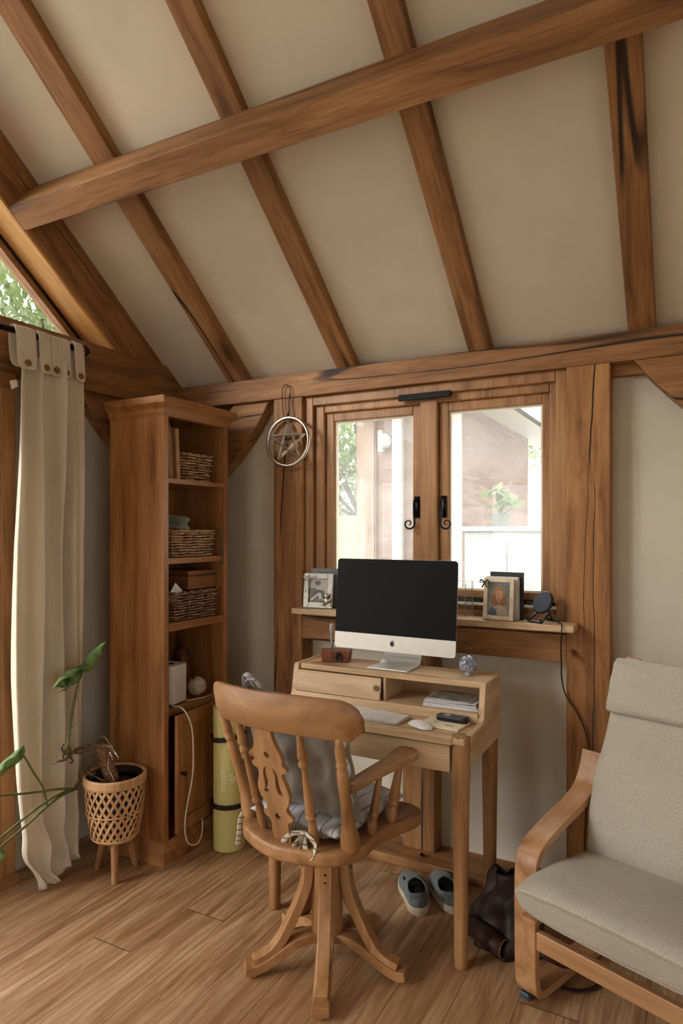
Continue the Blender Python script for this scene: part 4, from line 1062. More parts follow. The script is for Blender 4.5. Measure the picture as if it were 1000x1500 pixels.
# live-edge pen block and pen
M['bark'] = wood('dark_bark_wood', 'x', (148, 84, 52), (104, 54, 34), (48, 26, 20), rough=0.5, knots=0.9, fine=0.5)
t = thing('pen_block', 'small rough dark-wood block holding a pen, at the left end of the desk shelf', 'pen holder', (-1.312, 2.42, 0.906), math.radians(20))
b = MB(); P = [(-0.062, -0.028), (-0.02, -0.033), (0.03, -0.03), (0.060, -0.034), (0.064, 0.02), (0.02, 0.03), (-0.03, 0.026), (-0.066, 0.03)]
b.strip([[(x * 0.92, y * 0.9, 0) for x, y in P], [(x * 0.97, y * 0.95, 0.025) for x, y in P], [(x * 1.02, y, 0.050) for x, y in P]]); b.build('block', 'bark', t, bevel=0.004)
b = MB(); b.lathe([(0.0, 0.0), (0.013, 0.0), (0.011, -0.001), (0.0, -0.012)], T(0.012, -0.0325, 0.026) @ Matrix.Rotation(PI / 2, 4, 'X'), 16)
b.lathe([(0.013, -0.002), (0.016, 0.003), (0.010, 0.004), (0.008, 0.0)], T(0.012, -0.0315, 0.026) @ Matrix.Rotation(PI / 2, 4, 'X'), 16); b.build('knot', 'black_plastic', t, smooth=True)
M['clear'] = plain('clear_plastic', (214, 216, 216), 0.15, var=0.02, Transmission__Weight=0.5)
t = thing('pen', 'silver-clear pen standing upright in the dark-wood block', 'pen', (-1.330, 2.415, 0.9565))
b = MB(); b.turned((0, 0, 0), (-0.004, 0, 0.105), [(0, 0.0055), (0.6, 0.0065), (0.62, 0.0075), (0.97, 0.0075), (1, 0.004)], 12); b.build('barrel', 'clear', t, smooth=True)
b = MB(); b.turned((-0.0035, -0.006, 0.065), (-0.005, -0.006, 0.103), [(0, 0.0012), (1, 0.0012)], 6); b.build('clip', 'steel', t)

# crystal ball
def crystal():
    t = NT('blue_grey_crystal'); P = t.obj(False)
    n = t.noise(P, 55, 5, 0.7, 1.5)
    c = t.ramp(n, (0.35, srgb(70, 84, 120)), (0.5, srgb(150, 158, 180)), (0.62, srgb(214, 216, 226)))
    t.bsdf(c, 0.06, None, Transmission__Weight=0.35, Coat__Weight=0.5); return t.m
M['crystal'] = crystal()
t = thing('crystal_ball', 'blue-grey crystal ball on a tiny clear stand, at the right end of the desk shelf', 'crystal ball', (-0.752, 2.425, 0.906))
b = MB(); b.sphere((0, 0, 0.0395), 0.0345, 32); b.build('ball', 'crystal', t, smooth=True)
b = MB(); b.lathe([(0.016, 0.0), (0.017, 0.002), (0.013, 0.006), (0.015, 0.0085), (0.012, 0.0085), (0.010, 0.004), (0.011, 0.0)], seg=24); b.build('stand', 'clear', t, smooth=True)

# keyboard
kb = thing('keyboard', 'thin silver and white computer keyboard on the desk', 'keyboard', (-1.052, 2.208, 0.767), math.radians(-7))
b = MB(); P = rrect(0.140, 0.056, 0.008, 40)
b.strip([[(x, y, 0.0) for x, y, _, _ in P], [(x, y, 0.004 + (y + 0.056) * 0.05) for x, y, _, _ in P]]); b.build('body', 'alu', kb)
rows = [(-0.045, [0.95, 0.95, 0.95, 1.25, 5.2, 1.25, 0.95, 0.95, 0.95, 0.95]), (-0.027, [2.1] + [1] * 10 + [2.1]), (-0.009, [1.7] + [1] * 11 + [1.5]), (0.009, [1.3] + [1] * 12 + [0.9]), (0.027, [1] * 13 + [1.2]), (0.043, [1.02] * 14)]
for y, ws in rows:
    tot = sum(ws) + 0.14 * (len(ws) - 1); u = 0.268 / tot; x = -0.134
    for w in ws:
        b = MB(); hh = 0.0065 if y > 0.04 else 0.0078
        z = 0.0042 + (y + 0.056) * 0.05; b.box(x, x + w * u, y - hh, y + hh, z, z + 0.0022)
        b.build('key', 'white_plastic', kb); x += (w + 0.14) * u

# paper sheet, notebook, handset, mouse
b = MB(); b.box(-0.06, 0.06, -0.04, 0.04, 0, 0.004); o = b.build('trackpad', 'white_plastic', bevel=0.002); o.location = (-1.315, 2.245, 0.7665); o.rotation_euler = (0, 0, math.radians(-8)); tag(o, 'flat white trackpad at the left end of the desk, beside the keyboard', 'trackpad')
nb = thing('notepad', 'cream notepad with a blue scribble lying at the right end of the desk', 'notepad', (-0.778, 2.228, 0.7665), math.radians(-6))
b = MB(); b.box(-0.075, 0.075, -0.055, 0.055, 0, 0.007); b.build('pages', 'cream_paper', nb, bevel=0.001)
M['ink'] = plain('blue_ink', (70, 74, 104), 0.7)
b = MB()
for k, (cx, cy, n) in enumerate(((0.012, -0.025, 26), (-0.035, -0.012, 10))):
    b.tube([(cx + 0.0011 * i * 1.3, cy + 0.006 * math.sin(i * 1.7) + 0.003 * math.sin(i * 0.6), 0.0072) for i in range(n)], 0.0006, 4)
b.build('scribble', 'ink', nb)
hs = thing('phone_handset', 'black cordless phone handset lying on the notepad', 'phone', (-0.758, 2.262, 0.774), math.radians(-3))
b = MB(); P = rrect(0.058, 0.023, 0.012, 28); b.strip([[(x * 0.96, y * 0.9, 0) for x, y, _, _ in P], [(x, y, 0.006) for x, y, _, _ in P], [(x, y, 0.014) for x, y, _, _ in P], [(x * 0.97, y * 0.92, 0.018) for x, y, _, _ in P]]); b.build('body', 'black_plastic', hs, bevel=0.001)
M['lcd'] = plain('grey_blue_display', (120, 138, 158), 0.2)
b = MB(); b.box(-0.034, -0.006, -0.014, 0.014, 0.018, 0.0186); b.build('display', 'lcd', hs)
M['btn'] = plain('grey_buttons', (108, 112, 120), 0.5)
for i in range(4):
    for j in range(3):
        b = MB(); b.box(0.004 + i * 0.0115, 0.012 + i * 0.0115, -0.0155 + j * 0.011, -0.0075 + j * 0.011, 0.018, 0.0194); b.build('button', 'btn', hs)
ms = thing('computer_mouse', 'low white computer mouse at the front of the desk beside the notepad', 'computer mouse', (-0.842, 2.165, 0.7665), math.radians(62))
b = MB(); secs = []
for i in range(13):
    t_ = i / 12; y = -0.053 + 0.106 * t_; w = 0.028 * math.sqrt(max(0.02, 1 - (2 * t_ - 1) ** 4)); h = 0.004 + 0.016 * math.sin(PI * t_) ** 0.8
    secs.append([(w * math.cos(a), y, 0.003 + h * max(0, math.sin(a)) if math.sin(a) > 0 else 0.003 + 0.003 * math.sin(a)) for a in [2 * PI * k / 20 for k in range(20)]])
b.strip(secs); b.build('shell', 'white_plastic', ms, smooth=True)

# ------------------------------------------------------------------ things on the window sill
def flat_picture(parent, name, w, h, y, z0, shapes, base):
    """a printed photograph: flat coloured shapes on a card"""
    bm = bmesh.new(); mats = [base]
    def poly(pts, yy, mi):
        f = bm.faces.new([bm.verts.new((px, yy, z0 + pz)) for px, pz in pts]); f.material_index = mi
    poly([(-w / 2, 0), (w / 2, 0), (w / 2, h), (-w / 2, h)], y, 0)
    for k, (col, pts) in enumerate(shapes):
        if isinstance(pts, tuple):
            cx, cy, rx, ry = pts; pts = [(cx + rx * math.cos(2 * PI * i / 20), cy + ry * math.sin(2 * PI * i / 20)) for i in range(20)]
        pts = [(max(-0.5, min(0.5, px)) * w, max(0, min(1, pz)) * h) for px, pz in pts]
        mats.append(col); poly(pts, y - 0.0002 * (k + 1), k + 1)
    me = D.meshes.new(name); bm.to_mesh(me); bm.free()
    for c in mats:
        key = 'print_%d_%d_%d' % tuple(c)
        if key not in M: M[key] = plain(key, c, 0.35, var=0.04, scale=90)
        me.materials.append(M[key])
    o = D.objects.new(name, me); COL.objects.link(o); o.parent = parent; return o
M['silver_frame'] = plain('brushed_silver', (188, 184, 174), 0.35, 0.55, var=0.05, scale=80)
M['cream_frame'] = plain('cream_painted_wood', (236, 220, 194), 0.5, var=0.05); M['grey_book'] = plain('grey_cloth_cover', (136, 142, 144), 0.6)
def photo_frame(nm_label, loc, rz, w, h, bw, mat, lean, base, shapes, th=0.012, extra=None):
    t = thing('photo_frame', nm_label, 'photo frame', loc, rz)
    m = Matrix.Rotation(lean, 4, 'X')
    b = MB()
    for q in ((-w / 2, -w / 2 + bw, 0, h), (w / 2 - bw, w / 2, 0, h), (-w / 2 + bw, w / 2 - bw, 0, bw), (-w / 2 + bw, w / 2 - bw, h - bw, h)): b.box(q[0], q[1], -th, 0, q[2], q[3])
    b.box(-w / 2 + bw * 0.6, w / 2 - bw * 0.6, -0.003, 0, bw * 0.6, h - bw * 0.6)
    fr = b.build('frame', mat, t, bevel=0.0015); fr.rotation_euler = (lean, 0, 0)
    p = flat_picture(t, 'picture', w - 2 * bw, h - 2 * bw, -0.0045, bw, shapes, base); p.rotation_euler = (lean, 0, 0)
    b = MB(); b.box(-0.02, 0.02, 0.001, 0.003, 0.01, h * 0.7); st = b.build('easel_back', 'black_matte', t); st.rotation_euler = (lean, 0, 0)
    return t, fr
tf, fr = photo_frame('silver photo frame with a bear ornament and a grey photo, left of the computer', (-1.545, 2.672, 1.0877), math.radians(4), 0.148, 0.160, 0.026, 'silver_frame', math.radians(-6), (200, 196, 190),
    [((120, 116, 110), [(-0.5, 0), (0.5, 0), (0.5, 0.25), (0.1, 0.5), (-0.1, 0.62), (-0.5, 0.6)]), ((176, 172, 168), (-0.05, 0.78, 0.15, 0.11)), ((110, 106, 100), (-0.05, 0.83, 0.16, 0.09)), ((206, 202, 196), (0.0, 0.60, 0.15, 0.10)), ((92, 88, 84), [(-0.3, 0.35), (-0.2, 0.52), (0.0, 0.55), (0.3, 0.5), (0.4, 0.2), (0.1, 0.1)]), ((214, 212, 208), [(-0.45, 0.1), (0.0, 0.42), (0.15, 0.4), (0.2, 0.15), (0.05, 0.12), (0.0, 0.3), (-0.35, 0.06)])])
fr_m = Matrix.Rotation(math.radians(-6), 4, 'X')
b = MB(); b.sphere((0.050, -0.016, 0.036), 0.015, 16, sc=(1, 0.5, 1)); b.sphere((0.050, -0.018, 0.058), 0.0115, 16, sc=(1, 0.6, 1))
for s in (-1, 1): b.sphere((0.050 + s * 0.009, -0.017, 0.068), 0.0045, 10, sc=(1, 0.6, 1)); b.sphere((0.050 + s * 0.018, -0.018, 0.020), 0.008, 12, sc=(1.2, 0.6, 0.9)); b.sphere((0.050 + s * 0.016, -0.017, 0.040), 0.0055, 10, sc=(1, 0.6, 1.6))
b.build('bear_ornament', 'steel', tf, smooth=True)
b = MB(); b.tube(catmull([(-0.066, -0.015, 0.125), (-0.055, -0.017, 0.142), (-0.040, -0.018, 0.150), (-0.028, -0.017, 0.140), (-0.05, -0.016, 0.128), (-0.068, -0.016, 0.148), (-0.040, -0.016, 0.143), (0.0, -0.016, 0.147)], 5), 0.0022, 6)
b.tube(catmull([(-0.060, -0.015, 0.13), (-0.062, -0.016, 0.10), (-0.058, -0.016, 0.085), (-0.055, -0.016, 0.078), (-0.062, -0.016, 0.075)], 5), 0.0022, 6); b.build('bow_ornament', 'steel', tf, smooth=True)
book((-1.520, 2.712, 1.0877), 0.014, 0.155, 0.182, 'grey_book', 'grey clothbound book standing behind the silver photo frame', 0, math.radians(4), name='book')
skin = (206, 160, 128); hair = (176, 128, 84)
tf2, fr = photo_frame('cream photo frame with a portrait of a fair-haired child, right of the computer', (-0.700, 2.662, 1.0877), math.radians(-8), 0.128, 0.168, 0.017, 'cream_frame', math.radians(-5), (150, 152, 142),
    [((122, 128, 122), [(-0.5, 0.4), (0.5, 0.55), (0.5, 1), (-0.5, 1)]), (hair, (0.0, 0.64, 0.30, 0.24)), ((156, 108, 68), [(-0.32, 0.62), (-0.36, 0.35), (-0.15, 0.28), (0.2, 0.28), (0.38, 0.36), (0.3, 0.62)]), ((188, 172, 150), [(-0.35, 0), (-0.25, 0.26), (0.0, 0.32), (0.3, 0.28), (0.42, 0.1), (0.45, 0)]), ((84, 100, 124), [(-0.5, 0.05), (-0.3, 0.25), (-0.12, 0.18), (-0.05, 0.0), (-0.3, 0)]),
     (skin, (0.02, 0.62, 0.17, 0.17)), ((190, 142, 110), [(-0.06, 0.5), (0.1, 0.5), (0.09, 0.38), (-0.04, 0.38)]), (hair, [(-0.18, 0.72), (-0.05, 0.82), (0.12, 0.82), (0.2, 0.72), (0.05, 0.76)]), ((90, 60, 50), (-0.045, 0.635, 0.022, 0.014)), ((90, 60, 50), (0.085, 0.635, 0.022, 0.014)), ((168, 84, 76), (0.02, 0.535, 0.04, 0.014))])
M['leopard'] = plain('spotted_brown_ribbon', (110, 84, 58), 0.6, var=0.5, scale=220)
b = MB()
for s in (-1, 1):
    b.tube(catmull([(-0.052, -0.016, 0.150), (-0.052 + s * 0.014, -0.022, 0.160), (-0.052 + s * 0.019, -0.018, 0.148), (-0.052, -0.016, 0.150)], 5), 0.0035, 6, flat=(1, 0.5))
    b.tube(catmull([(-0.052, -0.016, 0.150), (-0.052 + s * 0.006, -0.02, 0.138), (-0.052 + s * 0.012, -0.018, 0.128)], 5), 0.003, 6, flat=(1, 0.5))
b.build('bow', 'leopard', tf2, smooth=True)
M['navy_book'] = plain('dark_navy_cover', (38, 40, 46), 0.5); M['white_book'] = plain('white_cover', (222, 218, 212), 0.5)
book((-0.690, 2.693, 1.0877), 0.018, 0.135, 0.172, 'white_book', 'white book standing between the child portrait frame and the dark book', 0, math.radians(-8))
book((-0.680, 2.718, 1.0877), 0.014, 0.140, 0.190, 'navy_book', 'dark navy book standing nearest the window pane, behind the white book', 0, math.radians(-8))
M['clear_glass'] = glass_mat('clear_frame_glass')
gf = thing('glass_frame', 'small clear glass picture block partly hidden by the right edge of the computer', 'glass frame', (-0.872, 2.70, 1.0877), math.radians(4))
b = MB(); b.box(-0.055, 0.055, -0.006, 0.0, 0.0, 0.15); b.build('front_glass', 'clear_glass', gf, bevel=0.001)
b = MB(); b.box(-0.055, 0.045, 0.012, 0.018, 0.0, 0.145); b.build('back_glass', 'clear_glass', gf, bevel=0.001)
b = MB(); b.tube([(0.055, -0.006, 0), (0.055, -0.006, 0.15), (-0.055, -0.006, 0.15)], 0.0014, 6); b.tube([(0.045, 0.018, 0), (0.045, 0.018, 0.15)], 0.0014, 6); b.box(0.020, 0.023, 0.002, 0.010, 0.0, 0.135); b.build('edge', 'steel', gf)
ch = thing('charging_stand', 'black wireless charging stand with a round grey pad, at the right end of the sill', 'charger', (-0.532, 2.675, 1.0877), math.radians(-32))
M['pad_grey'] = plain('blue_grey_fabric_pad', (70, 78, 88), 0.8, var=0.1, scale=200)
dmx = T(0, 0.0, 0.072) @ Matrix.Rotation(math.radians(62), 4, 'X')
b = MB(); b.lathe([(0.0, 0.0), (0.044, 0.0), (0.047, 0.003), (0.047, 0.010), (0.043, 0.013), (0.0, 0.013)], T(0, 0.013, 0.074) @ Matrix.Rotation(math.radians(64), 4, 'X'), 40); b.build('disc', 'black_plastic', ch, smooth=False)
b = MB(); b.lathe([(0.0, 0.0), (0.043, 0.0), (0.043, 0.0008), (0.0, 0.0008)], T(0, 0.0015, 0.080) @ Matrix.Rotation(math.radians(64), 4, 'X'), 40); b.bm.clear()
b.lathe([(0.0, 0.0133), (0.0425, 0.0133), (0.0425, 0.0142), (0.0, 0.0142)], T(0, 0.013, 0.074) @ Matrix.Rotation(math.radians(64), 4, 'X'), 40); b.build('pad', 'pad_grey', ch)
b = MB()
for s in (-1, 1): b.tube([(s * 0.034, -0.048, 0.022), (s * 0.034, -0.040, 0.004), (s * 0.030, 0.020, 0.045)], 0.0045, 6)
b.tube([(-0.034, -0.040, 0.004), (0.034, -0.040, 0.004)], 0.004, 6); b.tube([(0, 0.02, 0.07), (0, 0.055, 0.005), (-0.03, 0.06, 0.004), (0.03, 0.06, 0.004)], 0.0045, 6); b.build('stand', 'black_plastic', ch)
M['cable_black'] = plain('black_cable', (20, 18, 17), 0.5)
b = MB(); b.tube(catmull([(-0.52, 2.70, 1.115), (-0.49, 2.675, 1.108), (-0.462, 2.645, 1.0925), (-0.447, 2.617, 1.091), (-0.446, 2.606, 1.06), (-0.452, 2.63, 0.99), (-0.459, 2.68, 0.93), (-0.463, 2.71, 0.87), (-0.448, 2.715, 0.80), (-0.400, 2.715, 0.727), (-0.368, 2.715, 0.64), (-0.362, 2.715, 0.56), (-0.372, 2.715, 0.40), (-0.38, 2.715, 0.12), (-0.36, 2.70, 0.047)], 8), 0.0027, 8)
tag(b.build('charger_cable', 'cable_black', smooth=True), 'thin black cable hanging from the sill across the cracked post', 'cable')
# ------------------------------------------------------------------ swivel chair
chA = math.radians(-8); CHX, CHY = -1.09, 1.945
sc = thing('swivel_chair', 'pine farmhouse swivel armchair with a fiddle back, pulled up to the desk', 'chair', (CHX, CHY, 0), chA)
OX = -0.025
def tr_x(b): bmesh.ops.translate(b.bm, vec=(OX, 0, 0), verts=b.bm.verts); return b
# seat: D shaped, dished, with rounded edge
out = catmull([(0.10, 0.266, 0), (0.21, 0.270, 0), (0.258, 0.225, 0), (0.244, 0.13, 0), (0.222, 0.02, 0), (0.232, -0.09, 0), (0.18, -0.19, 0), (0.05, -0.245, 0), (-0.05, -0.245, 0), (-0.18, -0.19, 0), (-0.245, -0.08, 0), (-0.225, 0.03, 0), (-0.244, 0.14, 0), (-0.255, 0.225, 0), (-0.21, 0.268, 0), (-0.10, 0.266, 0), (0.0, 0.255, 0)], 6, True)
b = MB(); n = len(out)
secs = []
for k, z in ((0.93, 0.438), (0.975, 0.438), (0.993, 0.443), (1.0, 0.451), (1.0, 0.472), (0.994, 0.479), (0.975, 0.483), (0.90, 0.482), (0.78, 0.478), (0.6, 0.470), (0.3, 0.466)):
    secs.append([(p.x * k, p.y * k, z + (0.006 * max(0, (p.y * k) / 0.25) if k < 0.7 else 0)) for p in out])
b.strip(secs); tr_x(b).build('seat', 'beech_y', sc, smooth=True)
# pedestal
b = MB(); b.lathe([(0.0, 0.436), (0.085, 0.436), (0.085, 0.424), (0.055, 0.418), (0.052, 0.408), (0.060, 0.400), (0.062, 0.390), (0.054, 0.384), (0.050, 0.376), (0.052, 0.370), (0.052, 0.115), (0.050, 0.105), (0.045, 0.085), (0.030, 0.080), (0.0, 0.080)], seg=32)
b.build('pedestal', 'beech_z', sc, smooth=False, bevel=0.001)
def arm_sweep(b, ang, path, hw, ht, n=6, taper=None):
    pts = catmull([(r, 0, z) for r, z in path], n); ca, sa = math.cos(ang), math.sin(ang); secs = []
    for i, p in enumerate(pts):
        q = pts[min(i + 1, len(pts) - 1)] - pts[max(i - 1, 0)]; q.normalize(); nx, nz = -q.z, q.x
        hh = ht if taper is None else ht * (1 + (taper - 1) * i / (len(pts) - 1))
        sec = []
        for u, v in ((-1, -1), (1, -1), (1, 1), (-1, 1)):
            r = p.x + nx * v * hh; z = p.z + nz * v * hh; w = u * hw
            sec.append((r * ca - w * sa, r * sa + w * ca, z))
        secs.append(sec)
    b.strip(secs); return b
for k in range(5):
    ang = math.radians(-65 + 72 * k) - chA
    b = MB(); arm_sweep(b, ang, [(0.035, 0.098), (0.07, 0.100), (0.12, 0.085), (0.17, 0.056), (0.215, 0.034), (0.245, 0.026), (0.275, 0.028)], 0.027, 0.015)
    b.lathe([(0.018, 0.0), (0.022, 0.004), (0.022, 0.016), (0.0, 0.016)], T(0.250 * math.cos(ang), 0.250 * math.sin(ang), 0), 14)
    fo = b.build('foot', 'beech_x', sc, bevel=0.004)
    b = MB(); arm_sweep(b, ang, [(0.063, 0.362), (0.067, 0.33), (0.075, 0.27), (0.106, 0.195), (0.146, 0.120), (0.180, 0.076), (0.215, 0.057), (0.247, 0.047)], 0.021, 0.018, taper=0.75)
    b.build('leg_brace', 'beech_z', sc, bevel=0.004)
    b = MB()
    for zz in (0.335, 0.31): b.turned((0.083 * math.cos(ang) + 0.0, 0.083 * math.sin(ang), zz), (0.0865 * math.cos(ang), 0.0865 * math.sin(ang), zz), [(0, 0.004), (1, 0.0035)], 10)
    b.build('screw', 'black_metal', sc)
# crest rail
def crest_y(x): return -0.305 + 0.095 * (x / 0.28) ** 2
b = MB(); secs = []
for i in range(49):
    x = -0.285 + 0.59 * i / 48; ax = abs(x) if x < 0 else x - 0.015
    zt = 0.970 - 0.022 * (x / 0.28) ** 2 + 0.012 * max(0, x) / 0.28; zb = 0.850 - 0.024 * (x / 0.28) ** 2 + 0.010 * max(0, x) / 0.28
    if ax > 0.225:
        k = min(1, (ax - 0.225) / 0.065); zt -= 0.052 * (1 - math.sqrt(max(0, 1 - k * k)))
    if ax > 0.255:
        k = min(1, (ax - 0.255) / 0.035); zb += 0.018 * math.sin(k * PI * 0.9) + 0.03 * k * k
    y = crest_y(x); sl = 0.19 * x / 0.0784; nn = Vector((-sl, 1, 0)).normalized(); th = 0.0105
    tilt = -0.20
    sec = []
    for (vz, o) in ((zb + 0.002, -th), (zb, -th * 0.8), (zb, th * 0.8), (zb + 0.002, th), (zt - 0.004, th), (zt, th * 0.6), (zt, -th * 0.6), (zt - 0.004, -th)):
        sec.append((x + nn.x * o, y + nn.y * o + (vz - 0.90) * tilt, vz))
    secs.append(sec)
b.strip(secs); cr = tr_x(b).build('crest_rail', 'beech_x', sc)
for p_ in cr.data.polygons: p_.use_smooth = abs(p_.normal.z) < 0.5
# turned spindles
sp_prof = [(0, 0.010), (0.03, 0.013), (0.10, 0.0165), (0.20, 0.0135), (0.235, 0.0115), (0.25, 0.0175), (0.268, 0.0185), (0.285, 0.012), (0.30, 0.016), (0.33, 0.0155), (0.55, 0.0115), (0.66, 0.0085), (0.685, 0.016), (0.71, 0.017), (0.735, 0.009), (0.76, 0.016), (0.80, 0.0145), (0.93, 0.010), (1.0, 0.0085)]
for x0, x1 in ((-0.105, -0.128), (0.105, 0.128)):
    b = MB(); b.turned((x0, -0.165, 0.474), (x1, crest_y(x1) + 0.010, 0.872), sp_prof, 16); tr_x(b).build('spindle', 'beech_z', sc, smooth=True)
post_prof = [(0, 0.026), (0.04, 0.031), (0.12, 0.030), (0.22, 0.022), (0.38, 0.0175), (0.52, 0.0175), (0.60, 0.0185), (0.63, 0.0185), (0.72, 0.0165), (0.735, 0.013), (0.755, 0.017), (0.775, 0.0175), (0.79, 0.013), (0.82, 0.0155), (0.88, 0.0155), (0.95, 0.012), (1, 0.012)]
for s in (-1, 1):
    b = MB(); b.turned((s * 0.205, -0.115, 0.472), (s * 0.238, crest_y(0.238) + 0.010, 0.850), post_prof, 18); tr_x(b).build('back_post', 'beech_z', sc, smooth=True)
# fiddle splat with its cut-outs
hw = [(0, .030), (.07, .033), (.14, .030), (.19, .036), (.215, .050), (.245, .052), (.27, .040), (.31, .036), (.36, .047), (.43, .056), (.50, .053), (.57, .044), (.62, .044), (.645, .060), (.675, .062), (.70, .050), (.74, .054), (.79, .050), (.86, .038), (.93, .031), (1, .030)]
HS = 0.395
cu = D.curves.new('splat', 'CURVE'); cu.dimensions = '2D'; cu.fill_mode = 'BOTH'; cu.extrude = 0.007
def poly(pts):
    s = cu.splines.new('POLY'); s.points.add(len(pts) - 1)
    for p, q in zip(s.points, pts): p.co = (q[0], q[1], 0, 1)
    s.use_cyclic_u = True
rt = catmull([(w * 1.12, t * HS, 0) for t, w in hw], 3)
poly([(p.x, p.y) for p in rt] + [(-p.x, p.y) for p in rt[::-1]])
def circ(cx, cy, rx, ry, n=18): return [(cx + rx * math.cos(2 * PI * i / n), cy + ry * math.sin(2 * PI * i / n)) for i in range(n)]
poly(circ(0, 0.765 * HS, 0.012, 0.011)); poly(circ(0, 0.225 * HS, 0.012, 0.0115))
for s in (-1, 1):
    cl = catmull([(0.016, 0.655, 0), (0.022, 0.62, 0), (0.024, 0.57, 0), (0.022, 0.51, 0), (0.026, 0.455, 0), (0.034, 0.425, 0)], 4)
    Lh, Rh = [], []
    for i, p in enumerate(cl):
        t_ = i / (len(cl) - 1); w = 0.0030 + 0.0075 * (math.sin(t_ * PI * 0.62) if t_ < 0.8 else math.sin(0.8 * PI * 0.62) + (t_ - 0.8) * 1.6)
        if i == len(cl) - 1: w *= 0.45
        Lh.append((s * (p.x - w * 0.8), p.y * HS)); Rh.append((s * (p.x + w * 0.8), p.y * HS))
    poly(Lh + Rh[::-1])
oc = D.objects.new('splat', cu); COL.objects.link(oc); bpy.context.view_layer.update()
me = D.meshes.new_from_object(oc.evaluated_get(bpy.context.evaluated_depsgraph_get())); D.objects.remove(oc)
b = MB(); b.bm.free(); b.bm = bmesh.new(); b.bm.from_mesh(me)
y0_, z0_, y1_, z1_ = -0.190, 0.474, -0.292, 0.868
ang = math.atan2(z1_ - z0_, y1_ - y0_)
bmesh.ops.transform(b.bm, matrix=T(OX, y0_, z0_) @ Matrix.Rotation(ang, 4, 'X'), verts=b.bm.verts)
b.build('splat', 'beech_z', sc, bevel=0.001)
# arms and their supports
for s in (-1, 1):
    sh = 0.0 if s > 0 else -0.075
    cl = catmull([(s * 0.214, -0.150, 0.672), (s * 0.220, -0.07, 0.678), (s * 0.228, 0.0, 0.685), (s * 0.240, 0.06, 0.693), (s * 0.246, 0.12 + sh * 0.6, 0.700), (s * 0.240, 0.175 + sh, 0.704)], 6)
    wv = [0.023, 0.027, 0.030, 0.035, 0.046, 0.050]
    secs = []
    for i, p in enumerate(cl):
        t_ = i / 6; k = min(4, int(t_)); w = wv[k] + (wv[k + 1] - wv[k]) * (t_ - k)
        e = (len(cl) - 1 - i)
        if e < 4: w *= (0.42, 0.72, 0.88, 0.97)[e]
        th = 0.012
        secs.append([(p.x - w, p.y, p.z - th * 0.5), (p.x - w * 0.8, p.y, p.z - th), (p.x + w * 0.8, p.y, p.z - th), (p.x + w, p.y, p.z - th * 0.5), (p.x + w, p.y, p.z + th * 0.5), (p.x + w * 0.85, p.y, p.z + th), (p.x - w * 0.85, p.y, p.z + th), (p.x - w, p.y, p.z + th * 0.5)])
    b = MB(); b.strip(secs); tr_x(b).build('armrest', 'beech_y', sc, smooth=True)
    sup = [(0, 0.013), (0.06, 0.0175), (0.16, 0.021), (0.26, 0.0165), (0.285, 0.0145), (0.305, 0.020), (0.34, 0.0205), (0.36, 0.0155), (0.39, 0.0185), (0.6, 0.015), (0.86, 0.012), (0.90, 0.0105), (0.92, 0.013), (1, 0.012)]
    b = MB(); b.turned((s * 0.205, 0.105 + sh * 0.6, 0.474), (s * 0.238, 0.122 + sh, 0.692), sup, 16); tr_x(b).build('arm_support', 'beech_z', sc, smooth=True)
    b = MB(); b.turned((s * 0.205, -0.010, 0.474), (s * 0.224, 0.020, 0.680), [(t, r * 0.82) for t, r in sup], 16); tr_x(b).build('arm_support', 'beech_z', sc, smooth=True)

# cushions
def pillow(name, W, H, Tn, mat, m, pinch=0.06, wr=0.004, seed=1, parent=None):
    rnd = random.Random(seed); ph = [rnd.uniform(0, 6) for _ in range(8)]
    b = MB(); N = 40
    def side(sg):
        def f(u, v):
            x = (u - 0.5) * 2; y = (v - 0.5) * 2
            k = ((1 - abs(x) ** 3.2) * (1 - abs(y) ** 3.2)); k = max(0, k) ** 0.38
            px = x * W / 2 * (1 - pinch * (1 - y * y) * 0.0 - pinch * abs(y) ** 2 * 0.0) * (1 - pinch * (abs(x) ** 4) * (1 - y * y))
            py = y * H / 2 * (1 - pinch * (abs(y) ** 4) * (1 - x * x))
            z = sg * (Tn / 2 * k + wr * k * (math.sin(x * 7 + y * 3 + ph[0]) + math.sin(y * 9 - x * 4 + ph[1]) + 0.6 * math.sin(x * 15 + ph[2]) * math.sin(y * 11 + ph[3])))
            return (px, py, z)
        return f
    b.grid(side(1), N, N); b.grid(side(-1), N, N)
    bmesh.ops.remove_doubles(b.bm, verts=b.bm.verts, dist=0.0005)
    bmesh.ops.transform(b.bm, matrix=m, verts=b.bm.verts)
    return b.build(name, mat, parent, smooth=True)
M['grey_fabric'] = fabric('taupe_grey_cushion', (142, 134, 122), (120, 112, 100), weave=500, blot=0.25)
M['stripe_fabric'] = fabric('striped_ticking', (196, 194, 196), (176, 174, 178), weave=500, blot=0.2, stripes=('x', 0.045, 0.05, (78, 76, 84)))
M['check_fabric'] = fabric('cream_striped_tie', (206, 196, 176), (184, 172, 150), weave=600, stripes=('z', 0.02, 0.12, (88, 78, 64)))
def world_at(x, y, z):      # chair-local point to world
    return Vector((CHX + x * math.cos(chA) - y * math.sin(chA), CHY + x * math.sin(chA) + y * math.cos(chA), z))
bcu = thing('back_cushion', 'taupe-grey cushion leaning against the spindles of the swivel chair', 'cushion', world_at(OX - 0.01, -0.090, 0.537), chA)
pillow('cover', 0.41, 0.41, 0.085, 'grey_fabric', T(0.025, -0.035, 0.20) @ Matrix.Rotation(math.radians(104), 4, 'X'), seed=4, wr=0.005, parent=bcu)
b = MB()
